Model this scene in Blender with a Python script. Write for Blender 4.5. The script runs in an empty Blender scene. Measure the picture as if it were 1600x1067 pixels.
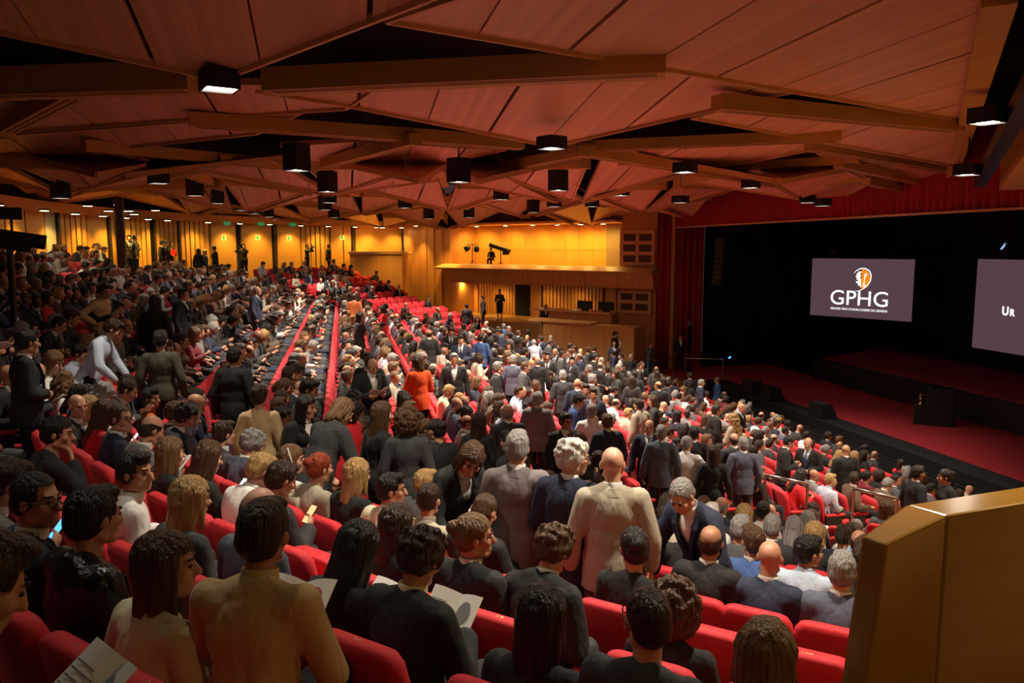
import bpy, bmesh, math, random
import numpy as np
from mathutils import Vector, Matrix, noise

random.seed(7)
rng = np.random.RandomState(7)
R_ = math.radians
SC = bpy.context.scene
COL = SC.collection

# ------------------------------------------------------------------ camera, world, exposure
CZ = 7.5                      # height of the lens above the orchestra floor
YAW, PITCH, FPX = R_(12.0), R_(6.8), 1244.4
cam_d = bpy.data.cameras.new('camera'); cam_d.lens = 28.0; cam_d.sensor_width = 36.0
cam_d.clip_start = 0.05; cam_d.clip_end = 200
cam = bpy.data.objects.new('camera', cam_d); COL.objects.link(cam)
cam.location = (0, 0, CZ)
cam.rotation_euler = (math.pi / 2 - PITCH, 0, -YAW)
SC.camera = cam
wd = bpy.data.worlds.new('world'); SC.world = wd; wd.use_nodes = True
wd.node_tree.nodes['Background'].inputs[0].default_value = (0.010, 0.006, 0.005, 1)
wd.node_tree.nodes['Background'].inputs[1].default_value = 1.0
SC.view_settings.view_transform = 'Standard'
SC.view_settings.look = 'None'
SC.view_settings.exposure = 2.2
SC.view_settings.gamma = 1.0
SC.view_settings.use_curve_mapping = False

FW = np.array([math.sin(YAW) * math.cos(PITCH), math.cos(YAW) * math.cos(PITCH), -math.sin(PITCH)])
RT = np.array([math.cos(YAW), -math.sin(YAW), 0.0])
UP = np.cross(RT, FW)
CAMP = np.array([0, 0, CZ])
def ray(px, py): return FW + RT * (px - 800) / FPX - UP * (py - 533.5) / FPX
def at_depth(px, py, z): return CAMP + ray(px, py) * z
def at_h(px, py, h):
    d = ray(px, py); return CAMP + d * (h / d[2])          # h: height above the lens
def proj(P):
    P = np.asarray(P, float) - CAMP; z = P @ FW
    return 800 + FPX * (P @ RT) / z, 533.5 - FPX * (P @ UP) / z, z

# ------------------------------------------------------------------ hall plan
# X runs towards the stage, Y along the rows away from the lens; the hall is symmetric about Y = YC
YC = 23.5
CN = np.array([15.0, 18.0]); CF = np.array([15.0, 2 * YC - 18.0])     # centres of the two curved side blocks
PITCH_ROW = 0.9
STAGE_X, STAGE_Z = 16.4, CZ - 6.1
def fl_side(r): return CZ + (-2.25 - .27 * (22 - r) if r > 12.5 else -4.815 - .17 * (12.5 - r))
def fl_mid(x): return CZ - 3.45 - .245 * x
def y_aisle(x): return 8.6 + .40 * x
def floor_at(x, y):
    if y < y_aisle(x): return fl_side(math.hypot(x - CN[0], y - CN[1]))
    if y > 2 * YC - y_aisle(x): return fl_side(math.hypot(x - CF[0], y - CF[1]))
    return fl_mid(x)

# ------------------------------------------------------------------ materials
MATS = {}
def mat(name, col, rough=.6, metal=0., sheen=0., bump=None, emit=None, estr=1., noise_amt=0., noise_scale=8., coat=0., spec=.5, stretch=None):
    if name in MATS: return MATS[name]
    m = bpy.data.materials.new(name); m.use_nodes = True; nt = m.node_tree; b = nt.nodes['Principled BSDF']
    b.inputs['Base Color'].default_value = (*col, 1); b.inputs['Roughness'].default_value = rough
    b.inputs['Metallic'].default_value = metal; b.inputs['Specular IOR Level'].default_value = spec
    if sheen: b.inputs['Sheen Weight'].default_value = sheen; b.inputs['Sheen Roughness'].default_value = .4; b.inputs['Sheen Tint'].default_value = (*[min(1, c * 1.6 + .1) for c in col], 1)
    if coat: b.inputs['Coat Weight'].default_value = coat; b.inputs['Coat Roughness'].default_value = .15
    if emit: b.inputs['Emission Color'].default_value = (*emit, 1); b.inputs['Emission Strength'].default_value = estr
    if noise_amt or bump:
        tc = nt.nodes.new('ShaderNodeTexCoord'); mp = nt.nodes.new('ShaderNodeMapping'); nz = nt.nodes.new('ShaderNodeTexNoise')
        nz.inputs['Scale'].default_value = noise_scale; nz.inputs['Detail'].default_value = 3
        if stretch: mp.inputs['Scale'].default_value = stretch
        nt.links.new(tc.outputs['Object'], mp.inputs['Vector']); nt.links.new(mp.outputs[0], nz.inputs['Vector'])
        if noise_amt:
            cr = nt.nodes.new('ShaderNodeMixRGB'); cr.blend_type = 'MIX'
            cr.inputs[1].default_value = (*[c * (1 - noise_amt) for c in col], 1); cr.inputs[2].default_value = (*[min(1, c * (1 + noise_amt)) for c in col], 1)
            nt.links.new(nz.outputs['Fac'], cr.inputs[0]); nt.links.new(cr.outputs[0], b.inputs['Base Color'])
        if bump:
            bp = nt.nodes.new('ShaderNodeBump'); bp.inputs['Strength'].default_value = bump; bp.inputs['Distance'].default_value = .035
            nt.links.new(nz.outputs['Fac'], bp.inputs['Height']); nt.links.new(bp.outputs[0], b.inputs['Normal'])
    MATS[name] = m
    return m
def wood(name, c1, c2, rough=.45, axis='Y', board=.11, coat=0.):
    """timber: narrow boards of slightly different tone along one axis plus fine grain"""
    m = bpy.data.materials.new(name); m.use_nodes = True; nt = m.node_tree; b = nt.nodes['Principled BSDF']; L = nt.links
    g = nt.nodes.new('ShaderNodeNewGeometry'); sp = nt.nodes.new('ShaderNodeSeparateXYZ'); L.new(g.outputs['Position'], sp.inputs[0])
    src = {'Y': 'X', 'X': 'Y', 'Z': 'XY'}[axis]
    if src == 'XY':
        ad = nt.nodes.new('ShaderNodeMath'); ad.operation = 'SUBTRACT'; L.new(sp.outputs['X'], ad.inputs[0]); L.new(sp.outputs['Y'], ad.inputs[1]); cross = ad.outputs[0]; along = sp.outputs['Z']
    else:
        cross = sp.outputs[src]; along = sp.outputs['Y' if src == 'X' else 'X']
    dv = nt.nodes.new('ShaderNodeMath'); dv.operation = 'DIVIDE'; dv.inputs[1].default_value = board; L.new(cross, dv.inputs[0])
    fl = nt.nodes.new('ShaderNodeMath'); fl.operation = 'FLOOR'; L.new(dv.outputs[0], fl.inputs[0])
    wn = nt.nodes.new('ShaderNodeTexWhiteNoise'); wn.noise_dimensions = '1D'; L.new(fl.outputs[0], wn.inputs['W'])
    cb = nt.nodes.new('ShaderNodeCombineXYZ')
    m1 = nt.nodes.new('ShaderNodeMath'); m1.operation = 'MULTIPLY'; m1.inputs[1].default_value = 40; L.new(cross, m1.inputs[0])
    m2 = nt.nodes.new('ShaderNodeMath'); m2.operation = 'MULTIPLY'; m2.inputs[1].default_value = 1.5; L.new(along, m2.inputs[0])
    L.new(m1.outputs[0], cb.inputs[0]); L.new(m2.outputs[0], cb.inputs[1])
    nz = nt.nodes.new('ShaderNodeTexNoise'); nz.inputs['Scale'].default_value = 1; nz.inputs['Detail'].default_value = 4; L.new(cb.outputs[0], nz.inputs['Vector'])
    mx = nt.nodes.new('ShaderNodeMath'); mx.operation = 'ADD'
    h1 = nt.nodes.new('ShaderNodeMath'); h1.operation = 'MULTIPLY'; h1.inputs[1].default_value = .55; L.new(wn.outputs['Value'], h1.inputs[0])
    h2 = nt.nodes.new('ShaderNodeMath'); h2.operation = 'MULTIPLY'; h2.inputs[1].default_value = .45; L.new(nz.outputs['Fac'], h2.inputs[0])
    L.new(h1.outputs[0], mx.inputs[0]); L.new(h2.outputs[0], mx.inputs[1])
    cr = nt.nodes.new('ShaderNodeMixRGB'); cr.inputs[1].default_value = (*c1, 1); cr.inputs[2].default_value = (*c2, 1)
    L.new(mx.outputs[0], cr.inputs[0]); L.new(cr.outputs[0], b.inputs['Base Color'])
    b.inputs['Roughness'].default_value = rough
    if coat: b.inputs['Coat Weight'].default_value = coat; b.inputs['Coat Roughness'].default_value = .12
    MATS[name] = m; return m

M_CEIL = wood('ceiling_timber', (.60, .335, .19), (.84, .52, .33), .42, 'Y', .12)
M_BEAM = wood('beam_timber', (.50, .29, .075), (.60, .36, .10), .5, 'X', .5)
M_TRIM = wood('trim_timber', (.55, .32, .13), (.66, .40, .18), .4, 'X', .6)
M_WALLW = wood('wall_panel_timber', (.44, .20, .055), (.56, .27, .08), .5, 'Z', .22)
M_DOORW = wood('door_timber', (.55, .27, .05), (.62, .31, .06), .45, 'Z', .6)
M_STEPW = wood('step_timber', (.42, .22, .07), (.52, .28, .09), .45, 'X', .2)
M_GOLD = mat('lacquered_golden_timber', (.34, .17, .022), .22, coat=.6, noise_amt=.12, noise_scale=3, stretch=(1, 1, 8))
M_BLACK = mat('black_paint', (.006, .006, .007), .7)
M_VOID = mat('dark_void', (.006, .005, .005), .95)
M_DKMETAL = mat('dark_metal', (.02, .02, .022), .4, .6)
M_STEEL = mat('steel_tube', (.5, .5, .5), .3, 1.)
M_CARPET = mat('red_carpet', (.33, .012, .022), .95, noise_amt=.2, noise_scale=60)
M_DRAPE = mat('red_drape', (.34, .010, .020), .8, sheen=.4)
M_BDRAPE = mat('black_drape', (.005, .005, .006), .9)
M_FLOOR = mat('dark_floor_carpet', (.10, .055, .040), .95, noise_amt=.25, noise_scale=30)
M_VELVET = mat('red_velvet', (.60, .018, .030), .75, sheen=.35, noise_amt=.12, noise_scale=25)
M_BRASS = mat('brass_numeral', (.85, .62, .22), .3, 1.)
M_LAMP = mat('lamp_diffuser', (1, .93, .82), .5, emit=(1, .88, .70), estr=9)
M_LAMPG = mat('wall_lamp_diffuser', (1, .85, .5), .5, emit=(1, .85, .42), estr=7)
M_PAPER = mat('white_paper', (.86, .84, .80), .6)
M_PRINT = mat('grey_print', (.22, .22, .23), .6)
M_PRINTR = mat('red_print', (.55, .10, .12), .6)
M_SKIN = [mat('skin_fair', (.58, .31, .21), .5), mat('skin_light', (.50, .25, .155), .5), mat('skin_tan', (.38, .18, .10), .5), mat('skin_brown', (.20, .09, .05), .5)]
for _m in M_SKIN:
    _m.node_tree.nodes['Principled BSDF'].inputs['Subsurface Weight'].default_value = 0.0
HAIRC = {'black': (.010, .008, .007), 'dark brown': (.030, .016, .009), 'brown': (.075, .036, .016), 'light brown': (.16, .085, .035),
         'blond': (.42, .26, .10), 'grey': (.26, .25, .24), 'white': (.62, .60, .56), 'red': (.28, .045, .015)}
M_HAIR = {k: mat('hair_' + k.replace(' ', '_'), v, .42, bump=1.0, noise_amt=.6, noise_scale=70, stretch=(1, 1, .05)) for k, v in HAIRC.items()}
CLOTHC = {'black': (.010, .010, .011), 'charcoal': (.030, .030, .033), 'navy': (.016, .022, .050), 'dark grey': (.065, .065, .070), 'grey': (.16, .155, .155),
          'white': (.74, .73, .71), 'cream': (.70, .66, .46), 'pale blue': (.42, .50, .62), 'tan': (.58, .42, .22), 'beige': (.38, .34, .26), 'brown': (.10, .055, .03),
          'blue': (.04, .09, .26), 'red': (.60, .012, .018), 'orange': (.80, .085, .010), 'pink': (.72, .06, .25), 'green': (.01, .22, .13), 'olive': (.055, .052, .034),
          'rust': (.48, .13, .03), 'blue-grey': (.075, .085, .125), 'mauve grey': (.17, .145, .15), 'mustard': (.62, .30, .02), 'burgundy': (.16, .012, .022)}
M_CLOTH = {k: mat('cloth_' + k.replace(' ', '_').replace('-', '_'), v, .85, sheen=.12, bump=.9, noise_scale=8, stretch=(1, 1, .45)) for k, v in CLOTHC.items()}
M_SHOE = mat('shoe_leather', (.012, .010, .009), .3)
M_LEATHER = mat('black_leather', (.012, .011, .010), .28, bump=.3, noise_scale=30)
M_EYE = mat('eye_dark', (.03, .02, .015), .25)
M_GLASSF = mat('spectacle_frame', (.01, .01, .01), .3)

# ------------------------------------------------------------------ mesh helpers
def obj(name, me, material=None, parent=None, loc=None, rz=None, kind=None):
    o = bpy.data.objects.new(name, me)
    if material is not None and me is not None:
        if len(me.materials) == 0: me.materials.append(None)
        o.material_slots[0].link = 'OBJECT'; o.material_slots[0].material = material
    COL.objects.link(o)
    if parent is not None: o.parent = parent
    if loc is not None: o.location = loc
    if rz is not None: o.rotation_euler = (0, 0, rz)
    if kind: o['kind'] = kind
    return o
def empty(name, loc=(0, 0, 0), rz=0.):
    o = bpy.data.objects.new(name, None); COL.objects.link(o); o.location = loc; o.rotation_euler = (0, 0, rz); o.empty_display_size = .2
    return o
def tag(o, label, cat=None, group=None, kind=None):
    o['label'] = label
    if cat: o['category'] = cat
    if group: o['group'] = group
    if kind: o['kind'] = kind
    return o
def mk(name, verts, faces, smooth=False):
    me = bpy.data.meshes.new(name); me.from_pydata([tuple(map(float, v)) for v in verts], [], faces); me.update()
    if smooth: me.polygons.foreach_set('use_smooth', [True] * len(me.polygons))
    return me
BOXF = [(0, 3, 2, 1), (4, 5, 6, 7), (0, 1, 5, 4), (1, 2, 6, 5), (2, 3, 7, 6), (3, 0, 4, 7)]
class MB:
    def __init__(s): s.v = []; s.f = []
    def add(s, v, f):
        n = len(s.v); s.v += [tuple(map(float, p)) for p in v]; s.f += [tuple(i + n for i in q) for q in f]
    def box(s, x0, x1, y0, y1, z0, z1): s.add([(x0, y0, z0), (x1, y0, z0), (x1, y1, z0), (x0, y1, z0), (x0, y0, z1), (x1, y0, z1), (x1, y1, z1), (x0, y1, z1)], BOXF)
    def bar(s, a, b, w, h, up=(0, 0, 1)):
        """box from a to b, w wide, h tall (centred)"""
        a = np.asarray(a, float); b = np.asarray(b, float); d = b - a; L = np.linalg.norm(d) or 1e-6; d = d / L
        u = np.asarray(up, float)
        if abs(d @ u) > .98: u = np.array([1., 0, 0])
        sd = np.cross(d, u); sd /= np.linalg.norm(sd); u = np.cross(sd, d)
        q = [a + sd * w / 2 * i + u * h / 2 * j for i, j in ((-1, -1), (1, -1), (1, 1), (-1, 1))]
        s.add(q + [p + d * L for p in q], [(0, 1, 2, 3), (7, 6, 5, 4), (0, 4, 5, 1), (1, 5, 6, 2), (2, 6, 7, 3), (3, 7, 4, 0)])
    def tube(s, pts, r, n=8):
        pts = [np.asarray(p, float) for p in pts]; rings = []
        for i, p in enumerate(pts):
            d = pts[min(i + 1, len(pts) - 1)] - pts[max(i - 1, 0)]; d /= (np.linalg.norm(d) or 1)
            u = np.array([0, 0, 1.]) if abs(d[2]) < .9 else np.array([1., 0, 0])
            a = np.cross(d, u); a /= np.linalg.norm(a); b = np.cross(d, a)
            rr = r[i] if isinstance(r, (list, tuple)) else r
            rings.append([p + rr * (a * math.cos(t) + b * math.sin(t)) for t in np.linspace(0, 2 * math.pi, n, endpoint=False)])
        s.loft(rings)
    def loft(s, rings, cap=True):
        n = len(rings[0]); v = [p for r in rings for p in r]; f = []
        for i in range(len(rings) - 1):
            for j in range(n): f.append((i * n + j, i * n + (j + 1) % n, (i + 1) * n + (j + 1) % n, (i + 1) * n + j))
        if cap: f.append(tuple(range(n))[::-1]); f.append(tuple((len(rings) - 1) * n + j for j in range(n)))
        s.add(v, f)
    def prism(s, poly, z0, z1):
        n = len(poly)
        if sum(poly[i][0] * poly[(i + 1) % n][1] - poly[(i + 1) % n][0] * poly[i][1] for i in range(n)) < 0: poly = poly[::-1]
        s.add([(p[0], p[1], z0) for p in poly] + [(p[0], p[1], z1) for p in poly], [tuple(range(n))[::-1], tuple(range(n, 2 * n))] + [(i, (i + 1) % n, n + (i + 1) % n, n + i) for i in range(n)])
    def lathe(s, prof, c=(0, 0, 0), n=16):
        s.loft([[(c[0] + r * math.cos(t), c[1] + r * math.sin(t), c[2] + z) for t in np.linspace(0, 2 * math.pi, n, endpoint=False)] for r, z in prof])
    def mesh(s, name, smooth=False): return mk(name, s.v, s.f, smooth)
def rrect(w, h, r, n=3):
    """rounded rectangle outline, centred"""
    out = []
    for cx, cy, a0 in ((w / 2 - r, h / 2 - r, 0), (-w / 2 + r, h / 2 - r, 90), (-w / 2 + r, -h / 2 + r, 180), (w / 2 - r, -h / 2 + r, 270)):
        for k in range(n + 1):
            a = R_(a0 + 90 * k / n); out.append((cx + r * math.cos(a), cy + r * math.sin(a)))
    return out
def text_mesh(s, size, depth=.004, font_scale=1., align='CENTER', shear=0., offset=0.):
    cu = bpy.data.curves.new('txt', 'FONT'); cu.body = s; cu.size = size; cu.extrude = depth; cu.align_x = align; cu.align_y = 'CENTER'; cu.shear = shear; cu.resolution_u = 4; cu.offset = offset
    o = bpy.data.objects.new('txt', cu); COL.objects.link(o)
    dg = bpy.context.evaluated_depsgraph_get(); me = bpy.data.meshes.new_from_object(o.evaluated_get(dg))
    bpy.data.objects.remove(o); bpy.data.curves.remove(cu); me.name = 'lettering'
    while len(me.materials): me.materials.pop()
    return me
# ------------------------------------------------------------------ people: one continuous body grown from a posed skeleton, clothes and hair as its children
TMP = bpy.data.scenes.new('tmp_build')
def _sphere(nu=12, nv=9):
    v = [(0, 0, -1)]; 
    for i in range(1, nv):
        th = -math.pi / 2 + math.pi * i / nv
        for j in range(nu): v.append((math.cos(th) * math.cos(2 * math.pi * j / nu), math.cos(th) * math.sin(2 * math.pi * j / nu), math.sin(th)))
    v.append((0, 0, 1)); f = []
    for j in range(nu): f.append((0, 1 + (j + 1) % nu, 1 + j))
    for i in range(nv - 2):
        for j in range(nu): a = 1 + i * nu + j; b = 1 + i * nu + (j + 1) % nu; f.append((a, b, b + nu, a + nu))
    t = len(v) - 1; o = 1 + (nv - 2) * nu
    for j in range(nu): f.append((o + j, o + (j + 1) % nu, t))
    return np.array(v), f
SV, SF = _sphere()
class Blob:
    """overlapping closed solids, fused into one skin by build()"""
    def __init__(s): s.v = []; s.f = []; s.n = 0
    def _add(s, v): s.v.append(v); s.f += [tuple(i + s.n for i in q) for q in SF]; s.n += len(v)
    def ell(s, c, r, M=None):
        v = SV * np.asarray(r, float)
        if M is not None: v = v @ M.T
        s._add(v + np.asarray(c, float))
    def cap(s, a, b, r0, r1, flat=1., side=None):
        a = np.asarray(a, float); b = np.asarray(b, float); d = b - a; L = np.linalg.norm(d); d = d / (L or 1)
        u = np.array([0, 1., 0]) if abs(d[1]) < .9 else np.array([1., 0, 0])
        if side is not None: u = np.asarray(side, float)
        x = np.cross(u, d); x /= np.linalg.norm(x); y = np.cross(d, x)
        Mx = np.stack([x, y * flat, d], 1)
        w = SV @ Mx.T; up = SV[:, 2:3] > -.05
        s._add(np.where(up, b + w * r1, a + w * r0))
    def build(s, name, voxel, smooth=6, tris=3000, fac=.5):
        me = mk('tmp', np.concatenate(s.v), s.f)
        o = bpy.data.objects.new('tmp', me); TMP.collection.objects.link(o)
        m = o.modifiers.new('r', 'REMESH'); m.mode = 'VOXEL'; m.voxel_size = voxel
        if smooth: m = o.modifiers.new('s', 'SMOOTH'); m.factor = fac; m.iterations = smooth
        TMP.view_layers[0].update(); dg = TMP.view_layers[0].depsgraph
        out = bpy.data.meshes.new_from_object(o.evaluated_get(dg))
        bpy.data.objects.remove(o); bpy.data.meshes.remove(me)
        return decim(out, name, tris)
def decim(me, name, tris):
    n = sum(len(p.vertices) - 2 for p in me.polygons)
    if n > tris:
        o = bpy.data.objects.new('tmp', me); TMP.collection.objects.link(o)
        m = o.modifiers.new('d', 'DECIMATE'); m.ratio = tris / n
        TMP.view_layers[0].update(); dg = TMP.view_layers[0].depsgraph
        out = bpy.data.meshes.new_from_object(o.evaluated_get(dg)); bpy.data.objects.remove(o); bpy.data.meshes.remove(me); me = out
    me.name = name; me.polygons.foreach_set('use_smooth', [True] * len(me.polygons)); me.update()
    return me
def del_where(me, fn):
    bm = bmesh.new(); bm.from_mesh(me)
    bmesh.ops.delete(bm, geom=[f for f in bm.faces if fn(f.calc_center_median())], context='FACES')
    bmesh.ops.delete(bm, geom=[v for v in bm.verts if not v.link_faces], context='VERTS')
    bm.to_mesh(me); bm.free(); me.update(); return me
def wrinkle(me, amp, sc, seed=0., stretch=(1, 1, 1), out=0.):
    n = len(me.vertices); co = np.empty(n * 3); no = np.empty(n * 3)
    me.vertices.foreach_get('co', co); me.vertices.foreach_get('normal', no); co = co.reshape(-1, 3); no = no.reshape(-1, 3)
    d = np.array([noise.noise(Vector((c[0] * sc * stretch[0] + seed, c[1] * sc * stretch[1], c[2] * sc * stretch[2]))) for c in co])
    co += no * ((d * .8 + out) * amp)[:, None]; me.vertices.foreach_set('co', co.ravel()); me.update(); return me
def rotx(a): return np.array([[1, 0, 0], [0, math.cos(a), -math.sin(a)], [0, math.sin(a), math.cos(a)]])
def rotz(a): return np.array([[math.cos(a), -math.sin(a), 0], [math.sin(a), math.cos(a), 0], [0, 0, 1]])
def roty(a): return np.array([[math.cos(a), 0, math.sin(a)], [0, 1, 0], [-math.sin(a), 0, math.cos(a)]])

ARM = {  # elbow and wrist of the right arm in torso space (hip centre, z along the spine), palm facing
    'lap': ((.245, .02, .20), (.10, .23, .115), (0, -.3, -1)), 'read': ((.245, .06, .20), (.105, .29, .25), (-1, 0, .2)),
    'phone': ((.235, .06, .20), (.09, .28, .30), (-1, 0, .2)), 'down': ((.255, -.03, .18), (.275, .05, -.06), (-1, 0, 0)),
    'clasp': ((.26, -.02, .19), (.055, .20, .10), (0, -1, 0)), 'hold': ((.25, 0, .19), (.13, .24, .20), (-1, 0, .3)),
    'raise': ((.27, .17, .40), (.085, .21, .62), (-1, 0, 0)), 'point': ((.27, .20, .37), (.26, .45, .37), (0, 0, -1)),
    'chin': ((.20, .16, .24), (.075, .14, .47), (-.5, -1, 0)), 'hip': ((.40, -.12, .23), (.20, .02, .09), (-1, 0, 0)),
    'rest': ((.30, -.03, .20), (.285, .20, .165), (0, 0, -1)), 'cross': ((.26, .02, .21), (-.02, .20, .24), (0, -1, 0)), 'reach': ((.28, .14, .22), (.22, .36, .10), (-1, 0, 0))}
def skeleton(P):
    J = {}; sit = P['sit']; fem = P.get('fem', False)
    hz = .555 if sit else .95
    hip = np.array([0, 0, hz]); T = rotx(-R_(P.get('lean', 0))) @ rotz(R_(P.get('twist', 0)))
    J['T'] = T; J['hip'] = hip; w = .90 if fem else 1.
    tp = lambda x, y, z: hip + T @ np.array([x, y, z], float)
    J['tp'] = tp; J['w'] = w
    hunch = .02 if sit else .0
    J['neck'] = tp(0, .005 + hunch, .50); hy, hp = P.get('head', (0, 0))
    Hm = T @ rotz(R_(hy)) @ rotx(-R_(hp)); J['H'] = Hm
    J['headbase'] = tp(0, .025 + hunch, .565); J['head'] = J['headbase'] + Hm @ np.array([0, .012, .088])
    for s, nm in ((1, 'R'), (-1, 'L')):
        sh = np.array([.172 * w * s, -.01 + hunch * .5, .425]); e, q, pn = ARM[P['arms'][0 if s > 0 else 1]]
        e = np.array(e) * [s * w, 1, 1]; q = np.array(q) * [s, 1, 1]; pn = np.array(pn, float) * [s, 1, 1]
        d = e - sh; e = sh + d / np.linalg.norm(d) * .29; d = q - e; q = e + d / np.linalg.norm(d) * .255
        J['sh' + nm] = tp(*sh); J['el' + nm] = tp(*e); J['wr' + nm] = tp(*q); J['pn' + nm] = T @ pn
        hx = .092 * s
        if sit:
            kx = (.115 if not fem else .075) * s; kz = .52
            J['hj' + nm] = np.array([hx, .0, hz - .02]); J['kn' + nm] = np.array([kx, .44, kz]); J['an' + nm] = np.array([kx, .46, .085]); J['toe' + nm] = np.array([kx * 1.15, .62, .035])
        else:
            st = P.get('stride', 0) * s
            J['hj' + nm] = np.array([hx, 0, hz - .03]); J['kn' + nm] = np.array([hx * 1.05, .02 + st * .5, .50]); J['an' + nm] = np.array([hx * 1.1, -.02 + st, .085]); J['toe' + nm] = np.array([hx * 1.3, .14 + st, .035])
    return J
def torso(B, J, g=0., top=.46, skirt=False):
    T = J['T']; w = J['w']; tp = J['tp']
    B.ell(tp(0, 0, .02), (.165 * (1.06 if w < 1 else 1) + g, .118 + g, .12 + g), T)
    B.ell(tp(0, .005, .16), (.148 * w + g, .102 + g, .15 + g), T)
    B.ell(tp(0, 0, .32), (.168 * w + g, .112 + g, .165 + g), T)
    if g > 0: B.ell(tp(0, -.008, .452), (.064 + g, .066 + g, .042), T)
    if w < 1:
        for s in (-1, 1): B.ell(tp(.07 * s, .085, .315), (.058 + g, .05 + g, .058 + g), T)
    B.cap(tp(-.125 * w, -.01, .42), tp(.125 * w, -.01, .42), .060 + g * .8, .060 + g * .8)
    for s in (-1, 1): B.cap(tp(.03 * s, -.012, .475), tp(.135 * s * w, -.012, .432), .044 + g * .6, .046 + g * .6)
def arms(B, J, g=0., upto=1., which='RL'):
    for n in which:
        sh, el, wr = J['sh' + n], J['el' + n], J['wr' + n]; w = .5 + .5 * J['w']
        B.cap(sh, el, .052 * w + g, .042 * w + g)
        if upto > .2: B.cap(el, el + (wr - el) * upto, .043 * w + g, (.043 + (.028 - .043) * upto) * w + g)
def hand(B, J, n):
    el, wr, pn = J['el' + n], J['wr' + n], J['pn' + n]; s = 1 if n == 'R' else -1
    d = wr - el; d /= np.linalg.norm(d); pn = pn - d * (pn @ d); pn /= np.linalg.norm(pn); sd = np.cross(pn, d) * s   # sd points to the thumb side (inward for palms facing in)
    B.cap(wr, wr + d * .075, .026, .036, .5, pn)
    for k, (off, L) in enumerate(((.027, .070), (.009, .080), (-.009, .074), (-.026, .058))):
        b = wr + d * .085 + sd * off; k1 = b + (d * .86 + pn * .5) * L * .5; k2 = k1 + (d * .45 + pn * .9) * L * .5
        B.cap(b - d * .02, k1, .0095, .009); B.cap(k1, k2, .009, .0075)
    b = wr + d * .03 + sd * .026; k1 = b + (d * .55 + sd * .65 + pn * .4) * .038; k2 = k1 + (d * .85 + pn * .35) * .032
    B.cap(b, k1, .0125, .0105); B.cap(k1, k2, .0105, .009)
def head(B, J):
    H = J['H']; c = J['head']; p = lambda x, y, z: c + H @ np.array([x, y, z], float)
    B.ell(p(0, -.014, .03), (.076, .098, .086), H); B.ell(p(0, .026, -.04), (.060, .066, .082), H); B.ell(p(0, .072, -.096), (.026, .024, .022), H)
    B.cap(p(0, .094, .004), p(0, .114, -.034), .009, .0145); B.cap(p(-.036, .079, .02), p(.036, .079, .02), .0125, .0125)
    for s in (-1, 1):
        B.ell(p(.041 * s, .062, -.025), (.026, .028, .03), H); B.ell(p(.079 * s, -.006, -.012), (.010, .022, .032), H @ rotz(-.35 * s))
        B.cap(p(.05 * s, .0, -.075), p(.022 * s, .065, -.1), .022, .02); B.ell(p(.013 * s, .11, -.036), (.009, .009, .008), H)
    B.cap(p(-.018, .088, -.064), p(.018, .088, -.064), .010, .010); B.cap(p(-.014, .088, -.076), p(.014, .088, -.076), .009, .009)
def legs(B, J, g=0., upto=1., fl=1.):
    for n in 'RL':
        h, k, a = J['hj' + n], J['kn' + n], J['an' + n]
        B.cap(h, k, .084 + g, .058 + g); B.cap(k, k + (a - k) * upto, .056 + g, .056 + (.038 - .056) * upto * fl + g)
        B.ell(k + (a - k) * .3 + np.array([0, -.015, 0]), (.052 + g, .055 + g, .11))
def feet(B, J, g=0., which='RL'):
    for n in which:
        a, t = J['an' + n], J['toe' + n]; B.cap(a, a + np.array([0, 0, -.03]), .036 + g, .036 + g); B.cap(a + np.array([0, -.03, -.05]), t, .036 + g, .030 + g, .8)
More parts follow.
